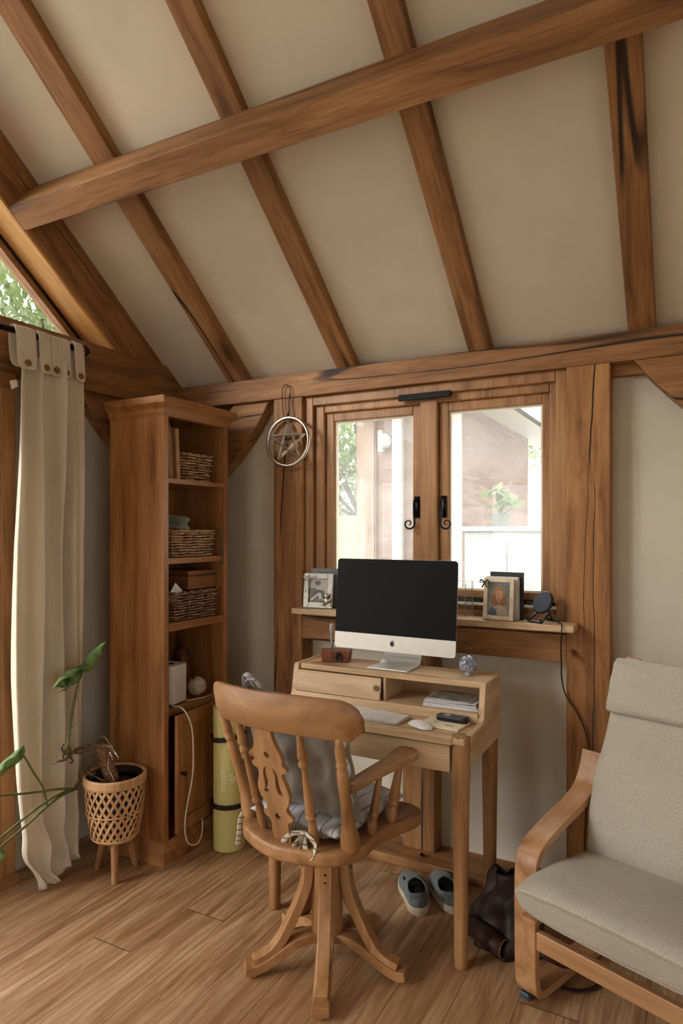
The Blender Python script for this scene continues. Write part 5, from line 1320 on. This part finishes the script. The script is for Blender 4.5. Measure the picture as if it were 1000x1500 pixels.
for sx in (-1,):
    b.tube(catmull([(-0.165, -0.09, 0.36), (-0.150, -0.105, 0.415), (-0.120, -0.10, 0.425), (-0.09, -0.098, 0.40)], 6), 0.010, 8, flat=(0.35, 1))
    b.tube(catmull([(-0.175, -0.085, 0.35), (-0.165, -0.10, 0.43), (-0.14, -0.105, 0.436), (-0.12, -0.09, 0.40)], 6), 0.010, 8, flat=(0.35, 1))
b.build('tie', 'stripe_fabric', bcu, smooth=True)
b = MB(); b.tube(catmull([(0.210, -0.088, 0.33), (0.234, -0.082, 0.29), (0.218, -0.076, 0.25), (0.236, -0.068, 0.20), (0.222, -0.058, 0.15), (0.232, -0.045, 0.09)], 6), 0.007, 6, flat=(1, 0.35)); b.build('piping', 'stripe_fabric', bcu, smooth=True)
scu = thing('seat_cushion', 'pale blue-grey striped pad tied onto the seat of the swivel chair', 'cushion', world_at(OX, 0.045, 0.483), chA)
pillow('cover', 0.365, 0.40, 0.068, 'stripe_fabric', T(0, 0, 0.034), pinch=0.03, seed=9, wr=0.004, parent=scu)
M['rug_braid'] = fabric('striped_bolster', (176, 160, 128), (150, 134, 104), weave=500, stripes=('x', 0.011, 0.16, (96, 84, 66)))
b = MB(); b.tube(catmull([(-0.16, -0.172, 0.020), (-0.06, -0.178, 0.022), (0.05, -0.178, 0.022), (0.13, -0.170, 0.024)], 8), [0.016, 0.019, 0.02] + [0.021] * 19 + [0.02, 0.018, 0.013], 12); b.build('rolled_edge', 'rug_braid', scu, smooth=True)
def ribbon(pts, w, name, parent, mat='check_fabric'):
    b = MB(); P = catmull(pts, 6); b.tube(P, w, 8, flat=(1, 0.18)); return b.build(name, mat, parent, smooth=True)
kx, ky, kz = 0.075, -0.226, 0.030
ribbon([(kx, ky, kz), (kx - 0.035, ky - 0.02, kz - 0.004), (kx - 0.062, ky - 0.03, kz - 0.035), (kx - 0.045, ky - 0.035, kz - 0.055), (kx - 0.02, ky - 0.03, kz - 0.03), (kx, ky, kz)], 0.008, 'tie', scu)
ribbon([(kx, ky, kz), (kx + 0.03, ky - 0.02, kz + 0.006), (kx + 0.062, ky - 0.025, kz - 0.012), (kx + 0.05, ky - 0.035, kz - 0.05), (kx + 0.02, ky - 0.025, kz - 0.02), (kx, ky, kz)], 0.008, 'tie', scu)
ribbon([(kx, ky, kz), (kx - 0.008, ky - 0.03, kz - 0.02), (kx - 0.022, ky - 0.035, kz - 0.055), (kx - 0.03, ky - 0.034, kz - 0.075)], 0.008, 'tie', scu)
ribbon([(kx, ky, kz), (kx + 0.008, ky - 0.03, kz - 0.02), (kx + 0.012, ky - 0.038, kz - 0.055), (kx + 0.006, ky - 0.036, kz - 0.082)], 0.009, 'tie', scu)
b = MB(); b.sphere((kx, ky - 0.008, kz), 0.011, 12, sc=(1.1, 0.8, 0.9)); b.build('knot', 'check_fabric', scu, smooth=True)
ribbon([(-0.215, -0.10, 0.035), (-0.245, -0.135, 0.01), (-0.262, -0.16, -0.03), (-0.262, -0.168, -0.08), (-0.272, -0.166, -0.125)], 0.009, 'tie', scu)
ribbon([(-0.15, -0.14, 0.03), (-0.20, -0.13, 0.055), (-0.235, -0.12, 0.052), (-0.222, -0.135, 0.02), (-0.17, -0.17, 0.03)], 0.014, 'tie', scu)

# ------------------------------------------------------------------ bentwood armchair
ar = thing('armchair', 'bentwood armchair with a pale taupe cushion, in the right corner', 'armchair', (-0.456, 2.048, 0), math.radians(-21.6))
def strip_path(b, path, x0, x1, th, n=6):
    pts = catmull([(0, y, z) for y, z in path], n); secs = []
    for i, p in enumerate(pts):
        d = pts[min(i + 1, len(pts) - 1)] - pts[max(i - 1, 0)]; d.normalize(); ny, nz = -d.z * th / 2, d.y * th / 2
        secs.append([(x0, p.y - ny, p.z - nz), (x1, p.y - ny, p.z - nz), (x1, p.y + ny, p.z + nz), (x0, p.y + ny, p.z + nz)])
    b.strip(secs); return b
side = [(0.402, 0.690), (0.385, 0.640), (0.345, 0.580), (0.27, 0.545), (0.17, 0.518), (0.085, 0.492), (0.035, 0.468), (0.010, 0.425), (0.006, 0.33), (0.007, 0.20), (0.009, 0.10), (0.018, 0.052), (0.05, 0.033), (0.12, 0.030), (0.35, 0.030), (0.56, 0.030), (0.63, 0.045), (0.66, 0.10), (0.64, 0.20), (0.56, 0.30)]
for xa in (-0.037, 0.605):
    b = MB(); strip_path(b, side, xa, xa + 0.074, 0.024); b.build('arm_frame', 'bent_y', ar, bevel=0.003)
b = MB(); b.box(0.038, 0.604, -0.002, 0.020, 0.190, 0.245); b.build('front_rail', 'bent_x', ar, bevel=0.003)
b = MB(); b.box(0.038, 0.604, 0.555, 0.577, 0.250, 0.305); b.build('back_rail', 'bent_x', ar, bevel=0.003)
seatp = [(-0.085, 0.318), (-0.02, 0.326), (0.10, 0.330), (0.22, 0.318), (0.31, 0.330), (0.37, 0.40), (0.41, 0.52), (0.45, 0.66), (0.50, 0.82), (0.56, 1.0)]
for xa in (0.040, 0.552):
    b = MB(); strip_path(b, seatp, xa, xa + 0.050, 0.020); b.build('seat_frame', 'bent_y', ar, bevel=0.003)
b = MB(); b.box(0.09, 0.552, 0.538, 0.556, 0.955, 0.998); b.build('top_slat', 'bent_x', ar, bevel=0.003)
for y, z in ((0.0, 0.337), (0.12, 0.328), (0.24, 0.322)):
    b = MB(); b.box(0.09, 0.552, y, y + 0.05, z - 0.006, z); b.build('slat', 'bent_x', ar)
M['castor'] = plain('blue_grey_rubber', (66, 84, 98), 0.35, 0.3)
for xa in (-0.02, 0.64):
    b = MB(); b.box(xa - 0.016, xa + 0.016, 0.022, 0.055, 0.0, 0.021); b.build('foot_pad', 'castor', ar, bevel=0.004)
M['taupe'] = fabric('pale_taupe_upholstery', (190, 183, 167), (176, 169, 152), weave=240, bstr=0.5, blot=0.15)
def loft_cushion(name, path, x0, x1, th, puff=0.010, mat='taupe', expo=0.36, wr=0.0016):
    """cushion following a side path; th = thickness per path point"""
    pts = catmull([(th_, y, z) for (y, z), th_ in zip(path, th)], 10); xc, hw_ = (x0 + x1) / 2, (x1 - x0) / 2
    L = len(pts) - 1; NS = 44; length = sum((Vector((0, q.y, q.z)) - Vector((0, p.y, p.z))).length for p, q in zip(pts, pts[1:]))
    R = 0.040 / length; ts = [R * (1 - math.cos(k / 8 * PI / 2)) for k in range(8)]; n = 40
    ts = ts + [R + (1 - 2 * R) * k / n for k in range(n + 1)] + [1 - t for t in ts[::-1]]
    secs = []
    for i, t_ in enumerate(ts):
        q = t_ * L; i0 = min(L - 1, int(q)); p = pts[i0].lerp(pts[i0 + 1], q - i0); d = pts[i0 + 1] - pts[i0]
        d = Vector((0, d.y, d.z)).normalized(); nv = Vector((0, -d.z, d.y))
        e = min(t_, 1 - t_) / R; k = max(0.0, 1 - (1 - min(1, e)) ** 2.8) ** (1 / 2.8); k = max(k, 0.18)
        sec = []
        for j in range(NS):
            a = 2 * PI * j / NS; ca, sa = math.cos(a), math.sin(a)
            cx = math.copysign(abs(ca) ** expo, ca); sn = math.copysign(abs(sa) ** expo, sa)
            h = p.x / 2 * k + puff * (1 - cx * cx) * k
            wv = (wr * math.sin(t_ * 26 + cx * 5) + wr * math.sin(cx * 11 + t_ * 9)) * k
            sec.append(Vector((xc + (hw_ - 0.022 * (1 - k)) * cx, p.y, p.z)) + nv * (sn * h + (wv if sn > 0 else 0)))
        secs.append(sec)
    b = MB(); b.strip(secs); return b.build(name, mat, ar, smooth=True)
loft_cushion('seat_cushion', [(-0.100, 0.378), (-0.075, 0.386), (0.0, 0.392), (0.10, 0.388), (0.20, 0.378), (0.30, 0.372), (0.36, 0.38)], 0.036, 0.604, [0.104, 0.112, 0.110, 0.100, 0.088, 0.074, 0.05])
loft_cushion('back_cushion', [(0.300, 0.395), (0.300, 0.46), (0.312, 0.54), (0.335, 0.62), (0.385, 0.70), (0.430, 0.78), (0.470, 0.88), (0.505, 0.975)], 0.045, 0.595, [0.06, 0.075, 0.080, 0.080, 0.078, 0.075, 0.07, 0.06])
loft_cushion('headrest', [(0.398, 0.838), (0.412, 0.87), (0.435, 0.93), (0.462, 0.985), (0.475, 1.008)], 0.048, 0.592, [0.05, 0.062, 0.066, 0.058, 0.04], puff=0.010)

# ------------------------------------------------------------------ shoes
M['shoe'] = fabric('blue_grey_knit', (112, 120, 124), (98, 106, 110), weave=700, bstr=0.3, blot=0.1)
M['shoe_sole'] = plain('cream_rubber', (204, 190, 166), 0.6, var=0.06); M['shoe_in'] = plain('black_lining', (16, 15, 16), 0.9)
M['heel_grey'] = fabric('grey_heel_cloth', (98, 102, 98), (88, 90, 86), weave=700, blot=0.1)
def shoe(loc, rz, flip, label):
    t = thing('shoe', label, 'shoe', loc, rz, 'pair of slip-on shoes')
    L = 0.275
    def ow(u):   # half width along the shoe, u 0 heel .. 1 toe
        return 0.030 + 0.018 * math.sin(PI * min(1, u * 0.9 + 0.05)) + 0.010 * math.exp(-((u - 0.68) / 0.2) ** 2)
    def cx(u): return flip * (0.010 * math.sin(u * PI) + 0.012 * max(0, u - 0.7))
    secs = []
    for i in range(25):
        u = i / 24; y = -L / 2 + L * (0.5 - 0.5 * math.cos(PI * u)); uu = (y + L / 2) / L
        e = min(uu, 1 - uu); k = math.sqrt(max(0.0, 1 - (1 - min(1, e / 0.14)) ** 2)); w = ow(uu) * max(0.12, k) + 0.002
        zt = 0.026 + 0.006 * (1 - uu) + 0.008 * max(0, uu - 0.85) / 0.15; z0 = 0.012 * max(0, uu - 0.8) / 0.2
        secs.append([(cx(uu) - w, y, z0 + 0.006), (cx(uu) - w * 0.85, y, z0), (cx(uu) + w * 0.85, y, z0), (cx(uu) + w, y, z0 + 0.006), (cx(uu) + w, y, zt - 0.004), (cx(uu) + w * 0.93, y, zt), (cx(uu) - w * 0.93, y, zt), (cx(uu) - w, y, zt - 0.004)])
    b = MB(); b.strip(secs); b.build('sole', 'shoe_sole', t, smooth=True)
    # upper: sections from heel to toe; the opening is left between u=.08 and u=.5
    def top(u): return 0.082 - 0.012 * math.sin(u * PI * 1.2) if u < 0.5 else 0.076 - 0.042 * ((u - 0.5) / 0.5) ** 1.1
    b = MB(); N = 26; K = 16
    rings = []
    for i in range(N + 1):
        uu = 0.02 + 0.955 * i / N; y = -L / 2 + L * uu; e = min(uu, 1 - uu); k = math.sqrt(max(0.0, 1 - (1 - min(1, e / 0.15)) ** 2)); w = (ow(uu) - 0.002) * max(0.15, k)
        zt = top(uu) if uu > 0.06 else top(0.06) * (0.75 + 0.25 * uu / 0.06); z0 = 0.022; ring = []
        op = 0.0 if (uu < 0.08 or uu > 0.52) else math.sin((uu - 0.08) / 0.44 * PI) ** 0.5 * 0.50
        for side_ in (-1, 1):
            for j in range(K):
                a = (PI / 2) * (j / (K - 1)) * (1 - op) if True else 0
                xx = w * math.cos(a) ** 0.7 if a < PI / 2 - 1e-6 else 0
                zz = z0 + (zt - z0) * math.sin(a) ** 0.9 * (1.0)
                ring.append((side_ * xx + cx(uu), y, zz))
        rings.append(([b.bm.verts.new(p) for p in ring[:K]], [b.bm.verts.new(p) for p in ring[K:]]))
    for (a0, b0), (a1, b1) in zip(rings, rings[1:]):
        for q0, q1 in ((a0, a1), (b0, b1)):
            for j in range(K - 1): b.bm.faces.new((q0[j], q0[j + 1], q1[j + 1], q1[j]))
    for (pa, pb) in (rings[0], rings[-1]):
        for j in range(K - 1): b.bm.faces.new((pa[j], pa[j + 1], pb[j + 1], pb[j]))
    bmesh.ops.remove_doubles(b.bm, verts=b.bm.verts, dist=0.0015)
    b.build('upper', 'shoe', t, smooth=True, solid=0.003)
    b = MB(); secs = []
    for i in range(9):
        uu = 0.07 + 0.44 * i / 8; y = -L / 2 + L * uu; w = ow(uu) * 0.78; secs.append([(cx(uu) - w, y, 0.034), (cx(uu) + w, y, 0.034), (cx(uu) + w * 0.9, y, 0.045), (cx(uu) - w * 0.9, y, 0.045)])
    b.strip(secs); b.build('insole', 'shoe_in', t, smooth=True)
    b = MB(); g = lambda u, v: (math.cos(PI + PI * u) * 0.0335 + cx(0.1), -L / 2 + 0.040 + math.sin(PI + PI * u) * 0.036 + 0.003 * v, 0.026 + 0.062 * v * (1 - 0.25 * abs(u - 0.5) * 2))
    b.grid(g, 14, 5); b.build('heel_counter', 'heel_grey', t, smooth=True, solid=0.0035)
    b = MB(); b.box(-0.03 * flip - 0.004, -0.03 * flip + 0.004, 0.01, 0.03, 0.062, 0.066); b.build('tab', 'shoe_in', t)
    return t
shoe((-0.985, 2.448, 0), math.radians(33), 1, 'grey-blue slip-on shoe on the floor, nearer the chair of the pair')
shoe((-0.868, 2.522, 0), math.radians(33), -1, 'grey-blue slip-on shoe partly behind the front desk leg')

# ------------------------------------------------------------------ leather bag under the desk end
M['leather'] = plain('dark_brown_leather', (58, 32, 24), 0.5, var=0.25, scale=12, bstr=0.3, bscale=60)
M['leather_edge'] = plain('tan_leather_edge', (132, 84, 58), 0.6)
bg_ = thing('leather_bag', 'slumped dark brown leather bag on the floor between desk and armchair', 'bag', (-0.590, 2.335, 0), math.radians(-20))
b = MB(); N = 40
def bag(u, v):
    a = 2 * PI * u; h = v
    rx = 0.130 * (1 - 0.35 * h ** 1.5); ry = 0.088 * (1 - 0.7 * h ** 1.2)
    z = 0.235 * h ** 0.9
    fold = 0.014 * math.sin(a * 5 + h * 6) * h + 0.010 * math.sin(a * 3 - h * 9) + 0.008 * math.sin(a * 9 + h * 3) * (1 - h)
    ex = 0.8
    x = math.copysign(abs(math.cos(a)) ** ex, math.cos(a)) * (rx + fold) + 0.03 * h
    y = math.copysign(abs(math.sin(a)) ** ex, math.sin(a)) * (ry + fold) + 0.03 * h
    return (x, y, max(0.0, z + 0.006 * math.sin(a * 4 + 1) * h))
b.grid(bag, 56, 20, closed_u=True)
b.bm.verts.ensure_lookup_table()
bot = [v for v in b.bm.verts if abs(v.co.z) < 1e-5]
b.build('body', 'leather', bg_, smooth=True, solid=0.003)
b = MB(); b.tube([(-0.10, -0.080, 0.055), (0.01, -0.095, 0.048), (0.065, -0.100, 0.046)], [0.030, 0.032, 0.030], 20, cap=False)
b.build('rolled_flap', 'leather', bg_, smooth=True, solid=0.003)
b = MB(); b.tube([(0.065 + 0.0, -0.100 + 0.030 * math.cos(a), 0.046 + 0.030 * math.sin(a)) for a in [2 * PI * i / 24 for i in range(24)]], 0.0022, 6, closed=True); b.build('flap_edge', 'leather_edge', bg_, smooth=True)
b = MB(); b.tube(catmull([(0.03, 0.03, 0.20), (0.06, 0.06, 0.262), (0.085, 0.05, 0.245), (0.10, 0.02, 0.18), (0.12, 0.0, 0.10)], 6), 0.014, 8, flat=(0.25, 1)); b.build('handle', 'leather', bg_, smooth=True)
b = MB(); b.tube(catmull([(0.10, -0.06, 0.10), (0.17, -0.12, 0.012), (0.24, -0.175, 0.010), (0.31, -0.17, 0.012), (0.335, -0.11, 0.014), (0.30, -0.10, 0.03), (0.20, -0.20, 0.010), (0.12, -0.30, 0.008), (0.16, -0.34, 0.008)], 7), 0.010, 8, flat=(1, 0.22)); b.bm.clear()
b.tube(catmull([(0.10, -0.02, 0.10), (0.13, -0.05, 0.075), (0.155, -0.063, 0.072), (0.205, -0.067, 0.070), (0.255, -0.024, 0.045), (0.278, 0.042, 0.014), (0.245, 0.071, 0.012)], 8), 0.012, 8, flat=(1, 0.22))
b.tube(catmull([(0.26, 0.08, 0.008), (0.32, 0.05, 0.007), (0.33, 0.0, 0.006), (0.30, -0.05, 0.006), (0.26, -0.075, 0.006)], 8), 0.009, 8, flat=(0.3, 1))
b.build('strap', 'leather', bg_, smooth=True)
b = MB(); b.turned((-0.965, 2.745, 0.075), (-0.985, 2.70, 0.044), [(0, 0.009), (1, 0.010)], 10); b.bm.clear()
b.turned((-1.035, 2.700, 0.043), (-1.045, 2.668, 0.066), [(0, 0.008), (1, 0.008)], 10)
tag(b.build('loose_peg', 'bark', smooth=False), 'short dark wooden peg sticking up from the sole plate behind the shoes', 'peg')
# ------------------------------------------------------------------ outside
M['ground_out'] = plain('pale_paving', (196, 192, 182), 0.9, var=0.1, scale=3)
b = MB(); b.box(-30, 25, -30, 40, -0.35, -0.14); o = b.build('ground', 'ground_out'); tag(o, 'pale terrace outside', kind='structure')
def cladding():
    t = NT('weathered_board_cladding'); P = t.n('TexCoord').outputs['Object']
    s = t.n('SeparateXYZ'); t.set(s.inputs[0], P)
    zr = t.math('DIVIDE', s.outputs[2], 0.165); row = t.math('FLOOR', zr); fz = t.math('FRACT', zr)
    wn = t.n('TexWhiteNoise', _noise_dimensions='1D'); t.set(wn.inputs['W'], row)
    n = t.noise(t.scale(P, 1.2, 1.2, 9), 1.6, 5, 0.65, 1.0)
    c = t.ramp(n, (0.3, srgb(86, 64, 56)), (0.5, srgb(114, 90, 80)), (0.7, srgb(146, 126, 114)))
    c = t.mix(t.math('MULTIPLY', wn.outputs[0], 0.5), c, srgb(132, 108, 98))
    c = t.mix(t.math('MULTIPLY', t.maprange(fz, 0.06, 0.0), 0.7), c, srgb(58, 44, 38))
    t.bsdf(c, 0.85, None); return t.m
M['cladding'] = cladding()
M['white_paint'] = plain('white_paint', (188, 186, 180), 0.5, var=0.02)
bd = thing('outbuilding', 'timber-clad outbuilding with white eaves seen through the window', 'building', (-2.3, 6.8, -0.14))
def BD(b, name, mat, **k):
    bmesh.ops.translate(b.bm, vec=(2.3, -6.8, 0.14), verts=b.bm.verts); return b.build(name, mat, bd, **k)
b = MB(); b.box(-2.66, -1.86, 5.6, 8.5, -0.14, 2.75); BD(b, 'wall', 'cladding')
M['trim_wood'] = wood('pale_door_frame', 'z', (150, 128, 112), (136, 112, 98), (108, 86, 72), knots=0.3)
b = MB(); b.box(-2.80, -2.62, 5.56, 5.70, -0.14, 2.7); b.box(-2.625, -2.605, 5.575, 5.60, -0.14, 2.6); BD(b, 'corner_post', 'trim_wood')
b = MB(); b.box(-2.43, -2.335, 5.53, 5.60, -0.14, 2.8); BD(b, 'downpipe_board', 'white_paint', bevel=0.01)
b = MB(); b.box(-1.95, -1.80, 5.54, 5.62, -0.14, 2.7); BD(b, 'corner_board', 'white_paint')
b = MB(); b.box(-2.9, -1.50, 5.2, 9.2, 2.60, 2.63); b.box(-1.53, -1.50, 5.2, 9.2, 2.60, 2.98); b.box(-2.9, -1.50, 5.17, 5.2, 2.60, 2.98); BD(b, 'eaves', 'white_paint')
b = MB(); b.prism([(-3.0, 5.15, 2.98), (-1.46, 5.15, 2.98), (-2.3, 5.15, 3.4)], (0, 4.1, 0)); BD(b, 'roof', 'grey_seal')
lm = thing('outdoor_lamp', 'round white lamp on the outbuilding wall, seen through the left pane', 'lamp', (-2.535, 5.596, 2.265))
b = MB(); b.box(-0.035, 0.015, -0.07, -0.002, -0.10, 0.10); b.build('backplate', 'white_paint', lm, bevel=0.008)
M['lamp_glass'] = plain('grey_lamp_glass', (176, 178, 186), 0.2)
b = MB(); b.lathe([(0.0, 0.0), (0.07, 0.0), (0.07, 0.04), (0.05, 0.07), (0.0, 0.08)], T(0.03, -0.02, 0) @ Matrix.Rotation(PI / 2, 4, 'X'), 24); b.build('bowl', 'lamp_glass', lm, smooth=True)
cb = thing('garden_cabinet', 'pale aqua garden cupboard standing outside in front of the outbuilding', 'cupboard', (-1.25, 5.1, -0.14))
M['aqua'] = plain('pale_aqua_paint', (158, 174, 174), 0.6, var=0.05)
b = MB(); b.box(-0.30, 0.36, -0.2, 0.2, 0.0, 1.58); b.build('body', 'aqua', cb, bevel=0.01)
b = MB(); b.box(-0.33, 0.39, -0.23, 0.23, 1.58, 1.615); b.build('lid', 'aqua', cb, bevel=0.005)
for x in (-0.28, 0.035):
    b = MB(); b.box(x, x + 0.30, -0.212, -0.20, 0.25, 1.52); b.build('door', 'aqua', cb, bevel=0.004)
def out_leaf():
    t = NT('outdoor_foliage'); P = t.obj()
    n = t.noise(P, 1.8, 4, 0.7)
    c = t.ramp(n, (0.3, srgb(84, 104, 68)), (0.5, srgb(134, 150, 108)), (0.7, srgb(196, 204, 180)))
    b = t.n('BsdfDiffuse'); t.set(b.inputs[0], c); tr = t.n('BsdfTranslucent'); t.set(tr.inputs[0], c)
    mx = t.n('MixShader'); mx.inputs[0].default_value = 0.4; t.set(mx.inputs[1], b.outputs[0]); t.set(mx.inputs[2], tr.outputs[0]); t.set(t.out.inputs[0], mx.outputs[0]); return t.m
M['out_leaf'] = out_leaf(); M['trunk'] = plain('tree_bark', (96, 84, 70), 0.9, var=0.3, scale=8)
def tree(name, loc, h, r, n, ls, label, seed, cat='tree', trunk=True, flat=0.8):
    rnd = random.Random(seed); t = thing(name, label, cat, loc)
    b = MB(); cl = [(Vector((rnd.gauss(0, 0.45), rnd.gauss(0, 0.45), rnd.gauss(0, 0.45))) * r, rnd.uniform(0.25, 0.5) * r) for _ in range(22)]
    for i in range(n):
        c, cr = cl[i % len(cl)]
        d = Vector((rnd.gauss(0, 1), rnd.gauss(0, 1), rnd.gauss(0, 1))).normalized() * cr * rnd.uniform(0.6, 1.05)
        p = Vector((0, 0, h)) + Vector((c.x + d.x, c.y + d.y, (c.z + d.z) * flat))
        q = Euler((rnd.uniform(0, 6), rnd.uniform(0, 6), rnd.uniform(0, 6))).to_matrix(); s = ls * rnd.uniform(0.6, 1.3)
        vs = [b.bm.verts.new(p + q @ Vector(c2) * s) for c2 in ((-0.5, 0, 0), (0, -0.28, 0.06), (0.5, 0, 0), (0, 0.28, 0.06))]
        b.bm.faces.new(vs)
    me = D.meshes.new('crown'); b.bm.to_mesh(me); b.bm.free(); me.materials.append(M['out_leaf']); o = D.objects.new('crown', me); COL.objects.link(o); o.parent = t
    if trunk:
        b = MB(); b.tube([(0, 0, 0), (0.05, 0.02, h * 0.5), (0, 0, h)], [0.12, 0.09, 0.04], 8)
        for k in range(6):
            c, cr = cl[k]; b.tube([(0.03, 0.01, h * 0.55), (c.x * 0.5, c.y * 0.5, h * 0.8 + c.z * 0.3), (c.x, c.y, h + c.z * flat)], [0.05, 0.03, 0.012], 6)
        b.build('trunk', 'trunk', t)
    return t
tree('garden_tree', (-8.5, 6.6, -0.14), 4.7, 2.6, 9000, 0.17, 'pale leafy tree outside the triangular gable window', 11)
tree('garden_tree', (-6.2, 12.5, -0.14), 3.2, 2.4, 6000, 0.16, 'green tree seen past the left edge of the outbuilding', 12)
tree('garden_tree', (-0.6, 12.5, -0.14), 3.0, 2.2, 5000, 0.16, 'green tree beyond the far end of the outbuilding', 13)
pp = thing('patio_plant', 'round-leaved plant in a pot on the pale aqua cupboard outside', 'plant', (-1.33, 5.12, 1.476))
b = MB(); b.lathe([(0.0, 0), (0.06, 0), (0.08, 0.1), (0.072, 0.1), (0.0, 0.09)], seg=20); b.build('pot', 'grey_seal', pp)
rnd = random.Random(5)
for k in range(11):
    a = rnd.uniform(0, 6.28); rr = rnd.uniform(0.03, 0.13); cx_, cy_, cz_ = rr * math.cos(a), rr * math.sin(a), rnd.uniform(0.13, 0.30)
    b = MB(); q = Euler((rnd.uniform(-0.7, 0.7), rnd.uniform(-0.7, 0.7), a)).to_matrix()
    b.bm.faces.new([b.bm.verts.new(Vector((cx_, cy_, cz_)) + q @ Vector((0.06 * math.cos(t_) * 1.2, 0.05 * math.sin(t_), 0.012 * math.cos(2 * t_)))) for t_ in [2 * PI * i / 14 for i in range(14)]])
    b.tube([(0, 0, 0.09), (cx_ * 0.6, cy_ * 0.6, cz_ * 0.7), (cx_, cy_, cz_)], 0.004, 5); b.build('leaf', 'out_leaf', pp)
M['render_wall'] = plain('cream_rendered_wall', (170, 160, 122), 0.9, var=0.04)
b = MB(); b.box(-5.2, -3.0, 7.0, 7.15, -0.14, 1.62); o = b.build('garden_screen', 'render_wall', bevel=0.01); tag(o, 'low cream garden wall beyond the outbuilding corner', 'garden wall')

sl_ = thing('string_lights', 'short run of small warm garden bulbs hanging outside the left pane', 'string lights', (-4.07, 7.5, 2.10))
b = MB(); b.tube([(-0.25, 0, 0.06), (-0.10, 0, 0.035), (0.0, 0, 0.03), (0.10, 0, 0.015), (0.25, 0, 0.04)], 0.006, 5); b.build('wire', 'black_plastic', sl_)
def glow():
    t = NT('warm_bulb'); e = t.n('Emission'); e.inputs[0].default_value = (1.0, 0.85, 0.55, 1); e.inputs[1].default_value = 6.0; t.set(t.out.inputs[0], e.outputs[0]); return t.m
M['bulb'] = glow()
for x, z in ((-0.10, 0.0), (0.0, 0.0), (0.10, -0.015)):
    b = MB(); b.sphere((x, 0, z), 0.022, 12); b.build('bulb', 'bulb', sl_, smooth=True)
# ------------------------------------------------------------------ daylight
wd = D.worlds.new('overcast_sky'); SC.world = wd; wd.use_nodes = True
nt = wd.node_tree; nt.nodes.clear()
out = nt.nodes.new('ShaderNodeOutputWorld'); bg = nt.nodes.new('ShaderNodeBackground')
tc = nt.nodes.new('ShaderNodeTexCoord'); sp = nt.nodes.new('ShaderNodeSeparateXYZ'); rp = nt.nodes.new('ShaderNodeValToRGB')
nt.links.new(tc.outputs['Generated'], sp.inputs[0]); nt.links.new(sp.outputs[2], rp.inputs[0])
rp.color_ramp.elements[0].position = 0.0; rp.color_ramp.elements[0].color = (0.50, 0.50, 0.48, 1)
rp.color_ramp.elements[1].position = 0.8; rp.color_ramp.elements[1].color = (1.0, 1.0, 0.97, 1)
nt.links.new(rp.outputs[0], bg.inputs[0]); bg.inputs[1].default_value = 6.0
nt.links.new(bg.outputs[0], out.inputs[0])
def portal(name, loc, rot, sx, sy):
    l = D.lights.new(name, 'AREA'); l.shape = 'RECTANGLE'; l.size = sx; l.size_y = sy; l.cycles.is_portal = True
    o = D.objects.new(name, l); COL.objects.link(o); o.location = loc; o.rotation_euler = rot
portal('daylight_doors', (-2.72, 0.25, 1.1), (0, -PI / 2, 0), 1.9, 3.0)
portal('daylight_gable', (-2.72, YR, 3.2), (0, -PI / 2, 0), 1.9, 4.6)
portal('daylight_front', (-1.5, -2.56, 1.05), (PI / 2, 0, 0), 1.6, 2.1)
portal('daylight_far_gable', (XR + 0.15, -0.8, 1.05), (0, PI / 2, 0), 2.0, 2.1)
portal('daylight_window', (-1.04, 2.90, 1.57), (-PI / 2, 0, 0), 1.1, 0.9)
# soft sun filtered by the cloud, from beyond the glazed gable
sl = D.lights.new('hazy_sun', 'SUN'); sl.energy = SUN_E; sl.angle = math.radians(22); sl.color = (1.0, 0.96, 0.90)
so = D.objects.new('hazy_sun', sl); COL.objects.link(so); so.rotation_euler = Vector((0.58, 0.80, -0.42)).to_track_quat('-Z', 'Y').to_euler()

SC.view_settings.view_transform = 'Standard'; SC.view_settings.look = 'None'
SC.view_settings.exposure = EXPO; SC.view_settings.gamma = 1.0; SC.view_settings.use_curve_mapping = False
cy = SC.cycles
cy.max_bounces = 10; cy.diffuse_bounces = 6; cy.glossy_bounces = 4; cy.transmission_bounces = 8; cy.transparent_max_bounces = 12
cy.use_denoising = True; cy.sample_clamp_indirect = 8.0; cy.caustics_reflective = False; cy.caustics_refractive = False
